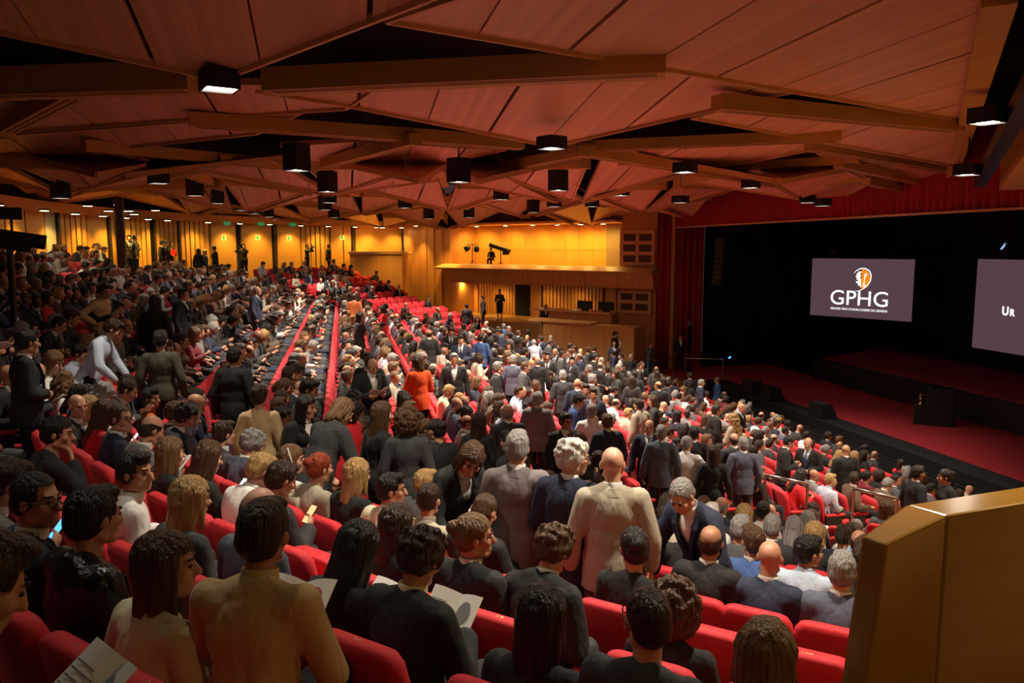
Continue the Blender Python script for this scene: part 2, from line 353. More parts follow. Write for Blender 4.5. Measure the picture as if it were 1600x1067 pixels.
def make_variant(P, tris=(5200, 1500, 1300, 1300)):
    """meshes of one pose: body, shoes, top (closed), jacket (open over a shirt), trousers, skirt"""
    J = skeleton(P); V = {'J': J}; sit = P['sit']
    B = Blob(); torso(B, J); B.cap(J['neck'] - J['T'] @ np.array([0, 0, .03]), J['headbase'] + J['H'] @ np.array([0, -.012, .05]), .058, .052); head(B, J); arms(B, J); hand(B, J, 'R'); hand(B, J, 'L'); legs(B, J); feet(B, J)
    V['body'] = B.build('body', .0085, 3, tris[0], .4)
    T, tp, hip = J['T'], J['tp'], J['hip']
    loc = lambda c: T.T @ (np.array(c) - hip)
    g = .014; B = Blob(); torso(B, J, g); arms(B, J, g, .93)
    if not sit: B.ell(tp(0, 0, -.02), (.188, .143, .14), T); B.ell(tp(0, 0, -.08), (.190, .145, .12), T)
    me = B.build('top', .0135, 4, 60000); me = del_where(me, lambda c: loc(c)[2] < (-.10 if not sit else -.04) and abs(loc(c)[0]) < .21)
    V['top'] = wrinkle(decim(me, 'top', tris[1]), .016, 8, 3, (1, 1, .5), .4)
    B = Blob(); torso(B, J, .008); V['shirt'] = B.build('shirt', .016, 4, 700)
    # shirt collar band around the neck
    mb = MB(); nk = J['neck'] + T @ np.array([0, .002, .004]); ax = T @ np.array([0, .13, 1.]); ax /= np.linalg.norm(ax); xx = T @ np.array([1., 0, 0]); yy = np.cross(ax, xx)
    mb.loft([[nk + ax * h + xx * r * math.cos(t) + yy * r * 1.02 * math.sin(t) for t in np.linspace(0, 2 * math.pi, 18, endpoint=False)] for h, r in ((-.02, .070), (.012, .067), (.030, .0655), (.036, .062), (.005, .058))], cap=False)
    V['collar'] = mb.mesh('collar', True)
    g = .024; B = Blob(); torso(B, J, g); arms(B, J, g * .8, .90)
    B.ell(tp(0, -.004, .15), ((.182 if J['w'] == 1 else .160), .132, .22), T)
    if sit: B.ell(tp(0, .0, .02), (.20, .15, .12), T)
    else:
        for zz, rx in ((-.02, .190), (-.08, .194), (-.14, .198), (-.20, .200)): B.ell(tp(0, -.004, zz), (rx, .145, .12), T)
    me = B.build('jacket', .013, 4, 60000)
    def vcut(c):
        l = loc(c)
        if l[2] < (-.05 if sit else -.19) and abs(l[0]) < .215: return True
        return l[1] > .02 and l[2] > .13 and l[2] < .56 and abs(l[0]) < (l[2] - .13) * .20 + .004
    me = del_where(me, vcut); V['jacket'] = wrinkle(decim(me, 'jacket', tris[2] + 500), .020, 7, 5, (1, 1, .45), .45)
    # lapels and collar of the jacket: raised band
    mb = MB()
    for s in (-1, 1):
        q = [tp(s * .006, .160, .13), tp(s * .055, .152, .30), tp(s * .090, .118, .41), tp(s * .086, .05, .474)]
        for a, b in zip(q[:-1], q[1:]): mb.bar(a, b, .042, .012, up=T @ np.array([0, 1., .4]))
    nk2 = J['neck'] - T @ np.array([0, .004, .03]); aa = np.linspace(R_(165), R_(375), 15)
    ringz = lambda h, r: [nk2 + ax * h + xx * r * 1.02 * math.cos(t) + yy * r * math.sin(t) for t in aa]
    r0, r1, r2, r3 = ringz(-.02, .104), ringz(.034, .079), ringz(.036, .073), ringz(-.01, .085); n_ = len(aa)
    mb.add(r0 + r1 + r2 + r3, [(k * n_ + i, k * n_ + i + 1, (k + 1) * n_ + i + 1, (k + 1) * n_ + i) for k in range(3) for i in range(n_ - 1)])
    V['lapel'] = mb.mesh('lapel')
    mb = MB(); q = [tp(0, .100, .475), tp(0, .131, .42), tp(0, .140, .34), tp(0, .135, .2)]
    for (a, b), w in zip(zip(q[:-1], q[1:]), (.03, .04, .055)): mb.bar(a, b, w, .012, up=T @ np.array([0, 1., 0]))
    V['tie'] = mb.mesh('tie')
    g = .016; B = Blob(); B.ell(hip + np.array([0, 0, .01]), (.178, .135, .115)); legs(B, J, g, .97, .55)
    V['trousers'] = wrinkle(B.build('trousers', .016, 4, tris[3]), .010, 10, 9, (1, 1, 1), .3)
    if P.get('fem'):
        B = Blob(); B.ell(hip + np.array([0, 0, .01]), (.180, .138, .12))
        for n in 'RL': B.cap(J['hj' + n], J['kn' + n], .10, .078)
        B.cap((J['hjR'] + J['hjL']) / 2, (J['knR'] + J['knL']) / 2, .10, .085)
        if not sit: B.cap((J['knR'] + J['knL']) / 2 + np.array([-.06, 0, .1]), (J['knR'] + J['knL']) / 2 + np.array([.06, 0, .05]), .10, .10)
        V['skirt'] = B.build('skirt', .018, 6, 900)
    for n in 'RL': B = Blob(); feet(B, J, .010, n); V['shoe' + n] = B.build('shoe', .014, 2, 260)
    Hm = J['H']; c = J['head']
    V['HM'] = Matrix([[*Hm[0], c[0]], [*Hm[1], c[1]], [*Hm[2], c[2]], [0, 0, 0, 1]])
    return V
def make_hair():
    out = {}
    def skullcap(B, g=.012, low=-.03):
        B.ell((0, -.018, .035), (.078 + g, .099 + g, .088 + g)); B.ell((0, -.05, -.01), (.072 + g, .065 + g, .07 + g))
    def faceless(c, hl=.062, side=.028):
        # open the face: nothing in front of the ears below the hairline
        return (c[1] > .050 and c[2] < hl) or (c[1] > side and c[2] < .012) or (c[2] < -.085)
    def brows(mb):
        for s in (-1, 1): mb.bar((.016 * s, .095, .026), (.05 * s, .082, .03), .008, .008)
    def fin(me, nm, brow=False, amp=.006, sc=55):
        me = wrinkle(me, amp, sc, 1, (1, 1, .12)); 
        if brow:
            mb = MB(); brows(mb); b2 = mb.mesh('b'); bm = bmesh.new(); bm.from_mesh(me); bm.from_mesh(b2); bm.to_mesh(me); bm.free(); bpy.data.meshes.remove(b2)
        me.name = 'hair'; out[nm] = me
    B = Blob(); skullcap(B, .013); B.ell((0, .05, .10), (.065, .045, .03)); me = B.build('hair', .007, 3, 30000)
    fin(decim(del_where(me, lambda c: faceless(c)), 'hair', 1500), 'short')
    B = Blob(); skullcap(B, .006); me = B.build('hair', .007, 3, 30000)
    fin(decim(del_where(me, lambda c: faceless(c, .075)), 'hair', 1200), 'crop', amp=.003)
    B = Blob(); skullcap(B, .010); me = B.build('hair', .007, 3, 30000)
    fin(decim(del_where(me, lambda c: faceless(c) or c[2] > .045 - max(0, -.06 - c[1]) * .6), 'hair', 900), 'fringe', amp=.004)
    B = Blob(); skullcap(B, .020); 
    for k in range(60):
        a = rng.uniform(0, 2 * math.pi); z = rng.uniform(-.05, .125); rr = math.sqrt(max(.05, 1 - ((z - .03) / .13) ** 2))
        y = -.02 + .108 * rr * math.sin(a)
        if y < .055 or z > .075: B.ell((.09 * rr * math.cos(a), y, z), (.022, .022, .022))
    me = B.build('hair', .008, 2, 30000); fin(decim(del_where(me, lambda c: faceless(c, .06)), 'hair', 2200), 'wavy', amp=.009, sc=40)
    def long(nm, zend, w=.085, curl=0., front=True):
        B = Blob(); skullcap(B, .018)
        B.cap((0, -.055, .02), (0, -.085, zend), w + .012, w * .85, .62)
        for s in (-1, 1):
            B.cap((.07 * s, -.01, .04), (.078 * s, -.035, zend * .8), .036, .03)
            if front: B.cap((.072 * s, .025, .05), (.088 * s, .035, zend * .75), .022, .018)
        if curl:
            for k in range(int(2.9 / curl)):
                t = rng.uniform(0, 1); a = rng.uniform(math.pi * .95, 2.05 * math.pi); z = .11 + (zend - .11) * t
                rr = (w + .02) * (1 + .25 * t) * (1 if t > .25 else .8)
                B.ell((rr * math.cos(a), -.03 + rr * .9 * math.sin(a), z), (curl,) * 3)
        me = B.build('hair', .009, 3, 30000)
        fin(decim(del_where(me, lambda c: (c[1] > .045 and c[2] < .058 and abs(c[0]) < .07) or (c[1] > .062 and c[2] < .058)), 'hair', 2400), nm, amp=.010 if not curl else .012, sc=45)
    long('long', -.30); long('midlong', -.20); long('bob', -.105, .09); long('longwavy', -.28, .095, .020)
    B = Blob(); skullcap(B, .018); B.ell((0, -.035, -.01), (.118, .108, .145))
    for k in range(260):
        v = rng.normal(size=3); v /= np.linalg.norm(v); B.ell((.122 * v[0], -.033 + .112 * v[1], .0 + .148 * v[2]), (.017, .017, .020))
    me = B.build('hair', .008, 2, 30000); fin(decim(del_where(me, lambda c: (c[1] > .042 and c[2] < .062 and abs(c[0]) < .078) or (c[1] > .066 and c[2] < .06)), 'hair', 3200), 'curly', amp=.010, sc=60)
    B = Blob(); skullcap(B, .014); B.ell((0, -.125, .05), (.042, .04, .042)); me = B.build('hair', .007, 3, 30000)
    fin(decim(del_where(me, lambda c: faceless(c)), 'hair', 1500), 'bun')
    B = Blob(); skullcap(B, .013); B.cap((0, -.11, .05), (0, -.16, -.02), .03, .038); B.cap((0, -.16, -.02), (0, -.14, -.18), .038, .015); me = B.build('hair', .007, 3, 30000)
    fin(decim(del_where(me, lambda c: faceless(c)), 'hair', 1500), 'ponytail')
    mb = MB(); mb.bar((.016, .0965, .026), (.05, .083, .03), .008, .008); out['_browR'] = mb.mesh('eyebrow'); mb = MB(); mb.bar((-.016, .0965, .026), (-.05, .083, .03), .008, .008); out['_browL'] = mb.mesh('eyebrow')
    return out
def make_glasses():
    mb = MB()
    for s in (-1, 1):
        q = [(.033 * s + .026 * math.cos(t), .108 - .12 * (abs(.033 * s + .026 * math.cos(t))) ** 1.3, .002 + .019 * math.sin(t)) for t in np.linspace(0, 2 * math.pi, 15)]
        mb.tube(q, .0028, 5); mb.tube([(.058 * s, .100, .008), (.086 * s, .02, .006), (.086 * s, -.015, -.004)], .0028, 5)
    mb.tube([(-.008, .112, .006), (.008, .112, .006)], .0028, 5)
    return mb.mesh('glasses', True)
def make_eye():
    mb = MB(); mb.add(SV * np.array([.0135, .008, .0075]), SF); return mb.mesh('eye', True)
POSES = {
 'sit': dict(sit=True, arms=('lap', 'lap'), head=(4, 6)), 'sit_tall': dict(sit=True, arms=('read', 'read'), head=(0, 4), lean=5), 'sit_read': dict(sit=True, lean=4, arms=('read', 'read'), head=(3, 24)),
 'sit_l': dict(sit=True, arms=('rest', 'lap'), head=(42, 2)), 'sit_r': dict(sit=True, arms=('lap', 'rest'), head=(-48, 2)), 'sit_fwd': dict(sit=True, lean=17, arms=('lap', 'lap'), head=(-6, 12)),
 'sit_phone': dict(sit=True, lean=4, arms=('phone', 'lap'), head=(-6, 22)), 'fsit': dict(sit=True, fem=True, arms=('lap', 'lap'), head=(-5, 8)), 'fsit_read': dict(sit=True, fem=True, lean=5, arms=('read', 'read'), head=(0, 24)),
 'fsit_r': dict(sit=True, fem=True, arms=('lap', 'rest'), head=(-42, 2)), 'fsit_l': dict(sit=True, fem=True, arms=('rest', 'lap'), head=(38, 6)), 'fsit_phone': dict(sit=True, fem=True, arms=('phone', 'lap'), head=(-8, 18)),
 'fsit_chin': dict(sit=True, fem=True, lean=6, arms=('chin', 'lap'), head=(-35, 4)),
 'st': dict(sit=False, arms=('down', 'down'), head=(0, 3)), 'st_clasp': dict(sit=False, arms=('clasp', 'clasp'), head=(8, 8)), 'st_r': dict(sit=False, arms=('down', 'hold'), head=(-52, 6)), 'st_l': dict(sit=False, arms=('hold', 'down'), head=(48, 6)),
 'st_hold': dict(sit=False, arms=('hold', 'hold'), head=(0, 20), lean=3), 'st_lean': dict(sit=False, lean=24, arms=('reach', 'reach'), head=(8, 12), stride=.08), 'st_cam': dict(sit=False, arms=('raise', 'raise'), head=(0, -4)),
 'st_hip': dict(sit=False, arms=('hip', 'down'), head=(-20, 12), lean=6), 'fst': dict(sit=False, fem=True, arms=('down', 'down'), head=(-12, 6)), 'fst_hold': dict(sit=False, fem=True, arms=('hold', 'cross'), head=(25, 8)),
 'fst_point': dict(sit=False, fem=True, arms=('point', 'down'), head=(-10, 4)), 'fst_lean': dict(sit=False, fem=True, lean=30, arms=('reach', 'reach'), head=(-25, 10)), 'st_chin': dict(sit=False, arms=('chin', 'down'), head=(10, 0))}
# ------------------------------------------------------------------ lamps, spots
def spot(name, loc, power, size=75, blend=.6, col=(1, .86, .68), aim=None, radius=.12):
    l = bpy.data.lights.new(name, 'SPOT'); l.energy = power; l.spot_size = R_(size); l.spot_blend = blend; l.color = col; l.shadow_soft_size = radius
    o = bpy.data.objects.new(name, l); COL.objects.link(o); o.location = loc
    if aim is not None: o.rotation_euler = (Vector(aim) - Vector(loc)).to_track_quat('-Z', 'Y').to_euler()
    return o

# ------------------------------------------------------------------ floor: one tread per row, aisle steps
NROW_C, NROW_S = 27, 22
XC = [14.4 - PITCH_ROW * k for k in range(NROW_C)]
RS = [22.6 - PITCH_ROW * k for k in range(NROW_S)]           # RS[1] is the row of the tan-shirted man
def side_pt(block, r, a, z=0.):
    """a: arc angle; the far block mirrors the near one"""
    x = CN[0] + r * math.cos(a); y = CN[1] + r * math.sin(a)
    return np.array([x, y if block == 'near' else 2 * YC - y, z])
WALL_D = np.array([.64, .77]) / math.hypot(.64, .77); WALL_N = np.array([-WALL_D[1], WALL_D[0]])
def side_ok(x, y, margin=.0): return (np.array([x, y]) - np.array([2.45, 2.35])) @ WALL_N > margin
def arc_range(r):
    """angles of a side-block row: from the aisle to the side wall (near-block coordinates)"""
    a = [R_(-180 + .25 * i) for i in range(720)]
    ok = [t for t in a if (lambda x, y: y < y_aisle(x) - .65 and side_ok(x, y, -.1) and x < 14.9)(CN[0] + r * math.cos(t), CN[1] + r * math.sin(t))]
    return (min(ok), max(ok)) if ok else None
sub = MB(); sub.box(-14, 30, -6, 56, -1.2, -.6)
floor = obj('floor', sub.mesh('floor'), M_FLOOR, kind='structure')
def ribbon(polyA, polyB, z0, z1):
    mb = MB(); n = len(polyA)
    v = [(p[0], p[1], z1) for p in polyA] + [(p[0], p[1], z1) for p in polyB] + [(p[0], p[1], z0) for p in polyA] + [(p[0], p[1], z0) for p in polyB]; f = []
    for i in range(n - 1):
        f += [(i, i + 1, n + i + 1, n + i), (2 * n + i + 1, 2 * n + i, 3 * n + i, 3 * n + i + 1), (i + 1, i, 2 * n + i, 2 * n + i + 1), (n + i, n + i + 1, 3 * n + i + 1, 3 * n + i)]
    f += [(0, n, 3 * n, 2 * n), (n - 1, 3 * n - 1, 4 * n - 1, 2 * n - 1)]
    mb.add(v, f); me = mb.mesh('tread'); bm = bmesh.new(); bm.from_mesh(me); bmesh.ops.recalc_face_normals(bm, faces=bm.faces); bm.to_mesh(me); bm.free(); return me
for x in XC:
    z = fl_mid(x); y0, y1 = y_aisle(x) + .55, 2 * YC - y_aisle(x) - .55; mb = MB(); mb.box(x - .29, x + .611, y0, y1, z - .9, z)
    obj('row_tread', mb.mesh('tread'), M_FLOOR, floor)
for r in RS:
    ar = arc_range(r)
    if not ar: continue
    n = 24; z = fl_side(r); aa = np.linspace(ar[0], ar[1], n)
    for blk in ('near', 'far'):
        obj('row_tread', ribbon([side_pt(blk, r + .29, a) for a in aa], [side_pt(blk, r - .611, a) for a in aa], z - .9, z), M_FLOOR, floor)
# aisle steps in light timber
for k in range(56):
    x = 15.0 - .45 * k; z = (fl_mid(x) * .6 + floor_at(x, y_aisle(x) - .3) * .4) - .02
    for s in (0, 1):
        y = y_aisle(x); pts = [(x - .225, y_aisle(x - .225) - .62), (x + .225, y_aisle(x + .225) - .62), (x + .225, y_aisle(x + .225) + .6), (x - .225, y_aisle(x - .225) + .6)]
        if s: pts = [(p[0], 2 * YC - p[1]) for p in pts]
        mb = MB(); mb.prism(pts, z - .7, z); st = obj('aisle_step', mb.mesh('step'), M_STEPW, floor)

# ------------------------------------------------------------------ stage
mb = MB(); mb.prism([(STAGE_X, 7), (STAGE_X, 35.2), (17.2, 37.6), (30, 37.6), (30, 7)], -.6, STAGE_Z)
stage = obj('stage', mb.mesh('stage'), M_BLACK, kind='structure')
mb = MB(); mb.prism([(STAGE_X + .85, 7), (STAGE_X + .85, 33.2), (STAGE_X + .02, 33.6), (STAGE_X + .02, 35.0), (17.2, 37.4), (21.6, 37.4), (21.6, 7)], STAGE_Z, STAGE_Z + .012); obj('stage_carpet', mb.mesh('carpet'), M_CARPET, stage)
mb = MB(); mb.prism([(21.4, 12), (21.4, 33), (27, 36), (27, 12)], STAGE_Z, STAGE_Z + .95); rs = obj('stage_riser', mb.mesh('riser'), M_BLACK, stage)
mb = MB(); mb.prism([(21.75, 12.1), (21.75, 32.8), (26.9, 35.6), (26.9, 12.1)], STAGE_Z + .95, STAGE_Z + .962); obj('riser_carpet', mb.mesh('carpet'), M_CARPET, stage)
# black barrier with a rail in front of the stage
mb = MB(); mb.box(15.45, 15.55, 9, 34.4, -.6, STAGE_Z - .12); bar = obj('stage_barrier', mb.mesh('barrier'), M_BLACK); tag(bar, 'long black barrier wall between the front seats and the stage', 'barrier')
mb = MB(); mb.tube([(15.5, 9, STAGE_Z - .06), (15.5, 34.4, STAGE_Z - .06)], .025); obj('rail', mb.mesh('rail'), M_DKMETAL, bar)
# back and side drapes (black), pleated
def drape(name, p0, p1, z0, z1, material, amp=.09, wave=.32, parent=None, kind='structure'):
    p0 = np.array(p0, float); p1 = np.array(p1, float); L = np.linalg.norm(p1 - p0); d = (p1 - p0) / L; nn = np.array([-d[1], d[0]]); n = max(8, int(L / wave * 6))
    rows = []
    for z, k in ((z0, 1.15), ((z0 + z1) / 2, 1.), (z1, .7)):
        rows.append([(*(p0 + d * L * i / n + nn * (amp * k * math.sin(2 * math.pi * L * i / n / wave) + amp * .4 * math.sin(2.7 * L * i / n / wave))), z) for i in range(n + 1)])
    v = [p for r in rows for p in r]; f = [(a * (n + 1) + i, a * (n + 1) + i + 1, (a + 1) * (n + 1) + i + 1, (a + 1) * (n + 1) + i) for a in range(2) for i in range(n)]
    me = mk(name, v, f, True); o = obj(name, me, material, parent, kind=kind if parent is None else None)
    m = o.modifiers.new('t', 'SOLIDIFY'); m.thickness = .02
    return o
drape('stage_back_drape', (27.5, 6), (27.5, 38), STAGE_Z - .2, CZ + 4, M_BDRAPE, .12, .6)
drape('stage_wing_drape', (18.0, 37.7), (27.5, 37.9), STAGE_Z - .2, CZ + 4, M_BDRAPE, .12, .6)
cur = drape('stage_curtain', (15.4, 37.6), (17.75, 37.3), STAGE_Z - .1, CZ + 3.2, M_DRAPE, .10, .34, kind=None); tag(cur, 'tall dark red pleated curtain hanging at the far side of the stage', 'curtain')
val = drape('valance', (16.3, 37.6), (16.3, 6.0), CZ + .95, CZ + 3.4, M_DRAPE, .07, .30, kind=None); tag(val, 'long red pleated valance hanging above the stage opening', 'curtain')
mb = MB(); mb.box(16.22, 16.38, 6.0, 37.6, CZ + .90, CZ + .96); obj('hem_trim', mb.mesh('trim'), M_TRIM, val)

# ------------------------------------------------------------------ far side wall with balcony
WO = np.array([3.8, 51.3]); WE = np.array([.64, -.77]) / math.hypot(.64, .77); WNN = np.array([-.77, -.64]) / math.hypot(.64, .77)
def WP(t, d, z): p = WO + WE * t + WNN * d; return np.array([p[0], p[1], z])
def wt(px, d=0.):
    q = ray(px, 385); q = q[:2]; o = WO + WNN * d; A = np.array([[WE[0], -q[0]], [WE[1], -q[1]]]); s = np.linalg.solve(A, -o); return s[0]
def zat(P, py):
    v = (533.5 - py) / FPX; a = P[0] * UP[0] + P[1] * UP[1]; b = P[0] * FW[0] + P[1] * FW[1]; return CZ + (v * b - a) / (UP[2] - v * FW[2])
def wz(px, py, d=0.): return zat(WP(wt(px, d), d, 0), py)
def wbox(t0, t1, d0, d1, z0, z1, name, material, parent, **k):
    mb = MB(); q = [WP(t0, d0, z0), WP(t1, d0, z0), WP(t1, d1, z0), WP(t0, d1, z0)]; mb.add(q + [p + np.array([0, 0, z1 - z0]) for p in q], BOXF); me = mb.mesh(name)
    bm = bmesh.new(); bm.from_mesh(me); bmesh.ops.recalc_face_normals(bm, faces=bm.faces); bm.to_mesh(me); bm.free()
    return obj(name, me, material, parent, **k)
T_A, T_B, T_C, T_D = wt(628), wt(700), wt(962), wt(1040)
ZTOP = CZ + 1.25; ZFL = CZ - 4.6
wall_far = wbox(-.3, T_D + .2, -2.75, -2.6, -.6, ZTOP + 2, 'wall_far', M_WALLW, None, kind='structure')
# tower of vertical timber boards left of the balcony
tw = 7
for k in range(tw):
    a = T_A + (T_B - T_A) * k / tw; b = T_A + (T_B - T_A) * (k + 1) / tw; off = .35 * math.sin(math.pi * (k + .5) / tw)
    wbox(a + .006, b - .006, -2.6, -.25 + off, ZFL - 2, ZTOP + .9, 'tower_board', M_WALLW, wall_far)
# upper back wall boards (behind the balcony) and lower boards
tb0, tb1 = T_B, T_C
n = 12
for k in range(n):
    a = tb0 + (tb1 - tb0) * k / n; b = tb0 + (tb1 - tb0) * (k + 1) / n
    zm = CZ - .95
    wbox(a + .008, b - .008, -2.6, -2.52, zm + .73, ZTOP - .04, 'upper_board', M_DOORW, wall_far)
    wbox(a + .008, b - .008, -2.6, -2.50, zm - .7, zm + .71, 'lower_board', M_DOORW, wall_far)
# right-hand wing with square openings
tg0, tg1 = wt(970), wt(1024)
wbox(T_C, T_D + .2, -2.6, -.6, -.6, ZTOP + .5, 'wing_panel', M_WALLW, wall_far)
def grid(px0, px1, py0, py1, nx, ny):
    d = -.6; t0, t1 = wt(px0, d), wt(px1, d); z1, z0 = wz(px0, py0, d), wz(px0, py1, d); fw = .09
    for i in range(nx):
        for j in range(ny):
            a = t0 + (t1 - t0) * i / nx; b = t0 + (t1 - t0) * (i + 1) / nx; c = z0 + (z1 - z0) * j / ny; e = z0 + (z1 - z0) * (j + 1) / ny
            wbox(a + fw, b - fw, d, d + .03, c + fw, e - fw, 'opening_panel', MATS['dark_panel'], wall_far)
    for i in range(nx + 1):
        a = t0 + (t1 - t0) * i / nx; wbox(a - fw, a + fw, d, d + .10, z0 - fw, z1 + fw, 'frame_bar', M_TRIM, wall_far)
    for j in range(ny + 1):
        c = z0 + (z1 - z0) * j / ny; wbox(t0 - fw, t1 + fw, d, d + .095, c - fw, c + fw, 'frame_bar', M_TRIM, wall_far)
mat('dark_panel', (.09, .035, .012), .6)
grid(973, 1022, 363, 412, 2, 3); grid(970, 1018, 455, 486, 2, 2)
wbox(wt(948, -2.5), wt(969, -2.5), -2.5, -2.46, CZ - 1.6, ZTOP - .1, 'service_door', mat('grey_door', (.24, .18, .10), .5), wall_far)
# balcony: slab, slanted fascia, lit cap
zc = wz(702, 412.5); zb = wz(702, 441)
bal = empty('balcony', WP((T_B + tg1) / 2, -1, zb)); tag(bal, 'timber side balcony with a lit parapet cap on the far wall', 'balcony')
def bpart(name, me_v, me_f, m):
    me = mk(name, me_v, me_f); bm = bmesh.new(); bm.from_mesh(me); bmesh.ops.recalc_face_normals(bm, faces=bm.faces); bm.to_mesh(me); bm.free()
    o = obj(name, me, m, bal); o.matrix_parent_inverse = Matrix.Translation(bal.location).inverted(); return o
t0, t1 = T_B - .1, tg1 + .1
def wedge(name, prof, m, ta=t0, tb=t1, skew=0.):
    n = len(prof); v = [WP(ta - (skew if d > .2 else 0), d, z) for d, z in prof] + [WP(tb, d, z) for d, z in prof]
    return bpart(name, v, [tuple(range(n)), tuple(range(n, 2 * n))[::-1]] + [(i, (i + 1) % n, n + (i + 1) % n, n + i) for i in range(n)], m)
npan = 7
for k in range(npan):
    a = t0 + (t1 - t0) * k / npan; b = t0 + (t1 - t0) * (k + 1) / npan
    wedge('fascia_panel', [(-.35, zb), (.30, zb + .06), (.42, zc - .28), (-.35, zc - .28)], M_WALLW, a + .01, b - .01)
wedge('parapet_cap', [(-.4, zc - .28), (.55, zc - .28), (.62, zc - .20), (.05, zc + .02), (-.4, zc + .02)], M_TRIM, t0 - .3, t1, .2)
wedge('balcony_floor', [(-2.6, zc - .3), (-.35, zc - .3), (-.35, zc - .12), (-2.6, zc - .12)], M_STEPW)
wedge('soffit', [(-2.6, zb + .02), (.2, zb + .02), (.2, zb + .2), (-2.6, zb + .2)], M_WALLW)
# recess under the balcony: slatted screens, dark doorway
zf = wz(760, 492, -1.5)
def lower(px0, px1, name, m, d0=-2.5, d1=-2.4): wbox(wt(px0, d1), wt(px1, d1), d0, d1, zf - 1.5, zb + .05, name, m, wall_far)
lower(702, 746, 'recess_panel', M_DOORW)
for k in range(13): lower(748 + k * 4.4, 751.4 + k * 4.4, 'recess_slat', M_WALLW, -2.5, -2.3)
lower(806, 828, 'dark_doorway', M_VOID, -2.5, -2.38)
lower(829, 846, 'recess_panel', M_WALLW)
for k in range(17): lower(849 + k * 5.6, 852.4 + k * 5.6, 'recess_slat', M_WALLW, -2.5, -2.25)
lower(846, 946, 'slat_backing', M_VOID, -2.5, -2.42)
lower(946, 964, 'recess_panel', M_WALLW)
# landing floor below the balcony
wbox(T_B, T_C, -2.6, 1.2, zf - 1.2, zf, 'landing', M_STEPW, wall_far)
# low projecting wall with a lit ledge between rear wall and tower
def post_box(px0, px1, z0y, z1y, depth, thick, name, m, parent=None, **k):
    a = at_depth(px0, 385, depth); b = at_depth(px1, 385, depth - .3); d = (b - a)[:2]; d /= np.linalg.norm(d); nn = np.array([-d[1], d[0]])
    z0 = zat(a, z0y); z1 = zat(a, z1y); mb = MB(); q = [(a[0], a[1], z0), (b[0], b[1], z0), (b[0] + nn[0] * thick, b[1] + nn[1] * thick, z0), (a[0] + nn[0] * thick, a[1] + nn[1] * thick, z0)]
    mb.add(q + [(p[0], p[1], z1) for p in q], BOXF); return obj(name, mb.mesh(name), m, parent, **k)
lw = post_box(546, 628, 470, 397, 47, 2.5, 'wall_landing', M_WALLW, kind='structure')
post_box(544, 628, 397, 393, 46.9, 2.6, 'ledge', M_TRIM, lw)

# ------------------------------------------------------------------ rear wall: curved, timber doors and dark slats
RW = 25.4
def rw_pt(a, r=RW):
    """a beyond pi: the wall runs on straight behind the middle block"""
    if a > math.pi: return np.array([CF[0] - r, CF[1] - (a - math.pi) * RW])
    return np.array([CF[0] + r * math.cos(a), CF[1] + r * math.sin(a)])
def rw_ang(px):
    q = ray(px, 385)[:2]; xw = CF[0] - RW
    if q[0] < 0:
        y = q[1] * xw / q[0]
        if y < CF[1]: return math.pi + (CF[1] - y) / RW
    A = q @ q; Bq = -2 * q @ CF; Cq = CF @ CF - RW * RW; s = (-Bq + math.sqrt(max(0, Bq * Bq - 4 * A * Cq))) / (2 * A); p = q * s - CF
    return math.atan2(p[1], p[0]) % (2 * math.pi)
zr0, zr1 = fl_side(RW) - .6, CZ + 1.22
def rseg(a0, a1, r0, r1, z0, z1, name, m, parent, **k):
    n = max(2, int(abs(a1 - a0) * RW / .8) + 1); aa = sorted(set(np.linspace(a0, a1, n)) | ({math.pi} if min(a0, a1) < math.pi < max(a0, a1) else set()))
    me = ribbon([rw_pt(a, r0) for a in aa], [rw_pt(a, r1) for a in aa], z0, z1); return obj(name, me, m, parent, **k)
a_l, a_r = rw_ang(-260), rw_ang(630)
wall_rear = rseg(a_l, a_r, RW + .25, RW + .1, zr0, zr1 + 2.5, 'wall_rear', M_VOID, None, kind='structure')
def rpanel(p0, p1, name, m, off=.0, z1=zr1): rseg(rw_ang(p0), rw_ang(p1), RW + .1, RW - off, zr0, z1, name, m, wall_rear)
SL = lambda p0, p1, step: [(p, p + step * .74) for p in np.arange(p0, p1 - step * .5, step)]
for a, b in ((-250, -120), (-118, 8), (10, 40), (42, 71), (143, 168), (330, 369), (378, 425), (433, 469), (517, 536), (537, 549), (556, 628)): rpanel(a, b - .6, 'wall_panel', M_DOORW, .03)
rpanel(72, 88, 'pale_door', mat('pale_door', (.42, .40, .30), .5), .02)
for a, b in SL(94, 142, 8.5) + SL(173, 198, 7) + SL(198, 237, 7.6) + SL(243, 276, 7.2) + SL(282, 328, 7.6) + SL(471, 515, 7.4): rpanel(a, b, 'wall_slat', M_DOORW, .05)
for p in (90.5, 170, 240, 279, 428, 551): rpanel(p - 1.6, p + 1.6, 'wall_post', mat('dark_post', (.03, .018, .01), .5), .12)
rseg(a_l, a_r, RW + .1, RW - .35, zr1, zr1 + .35, 'cornice', M_CEIL, wall_rear)
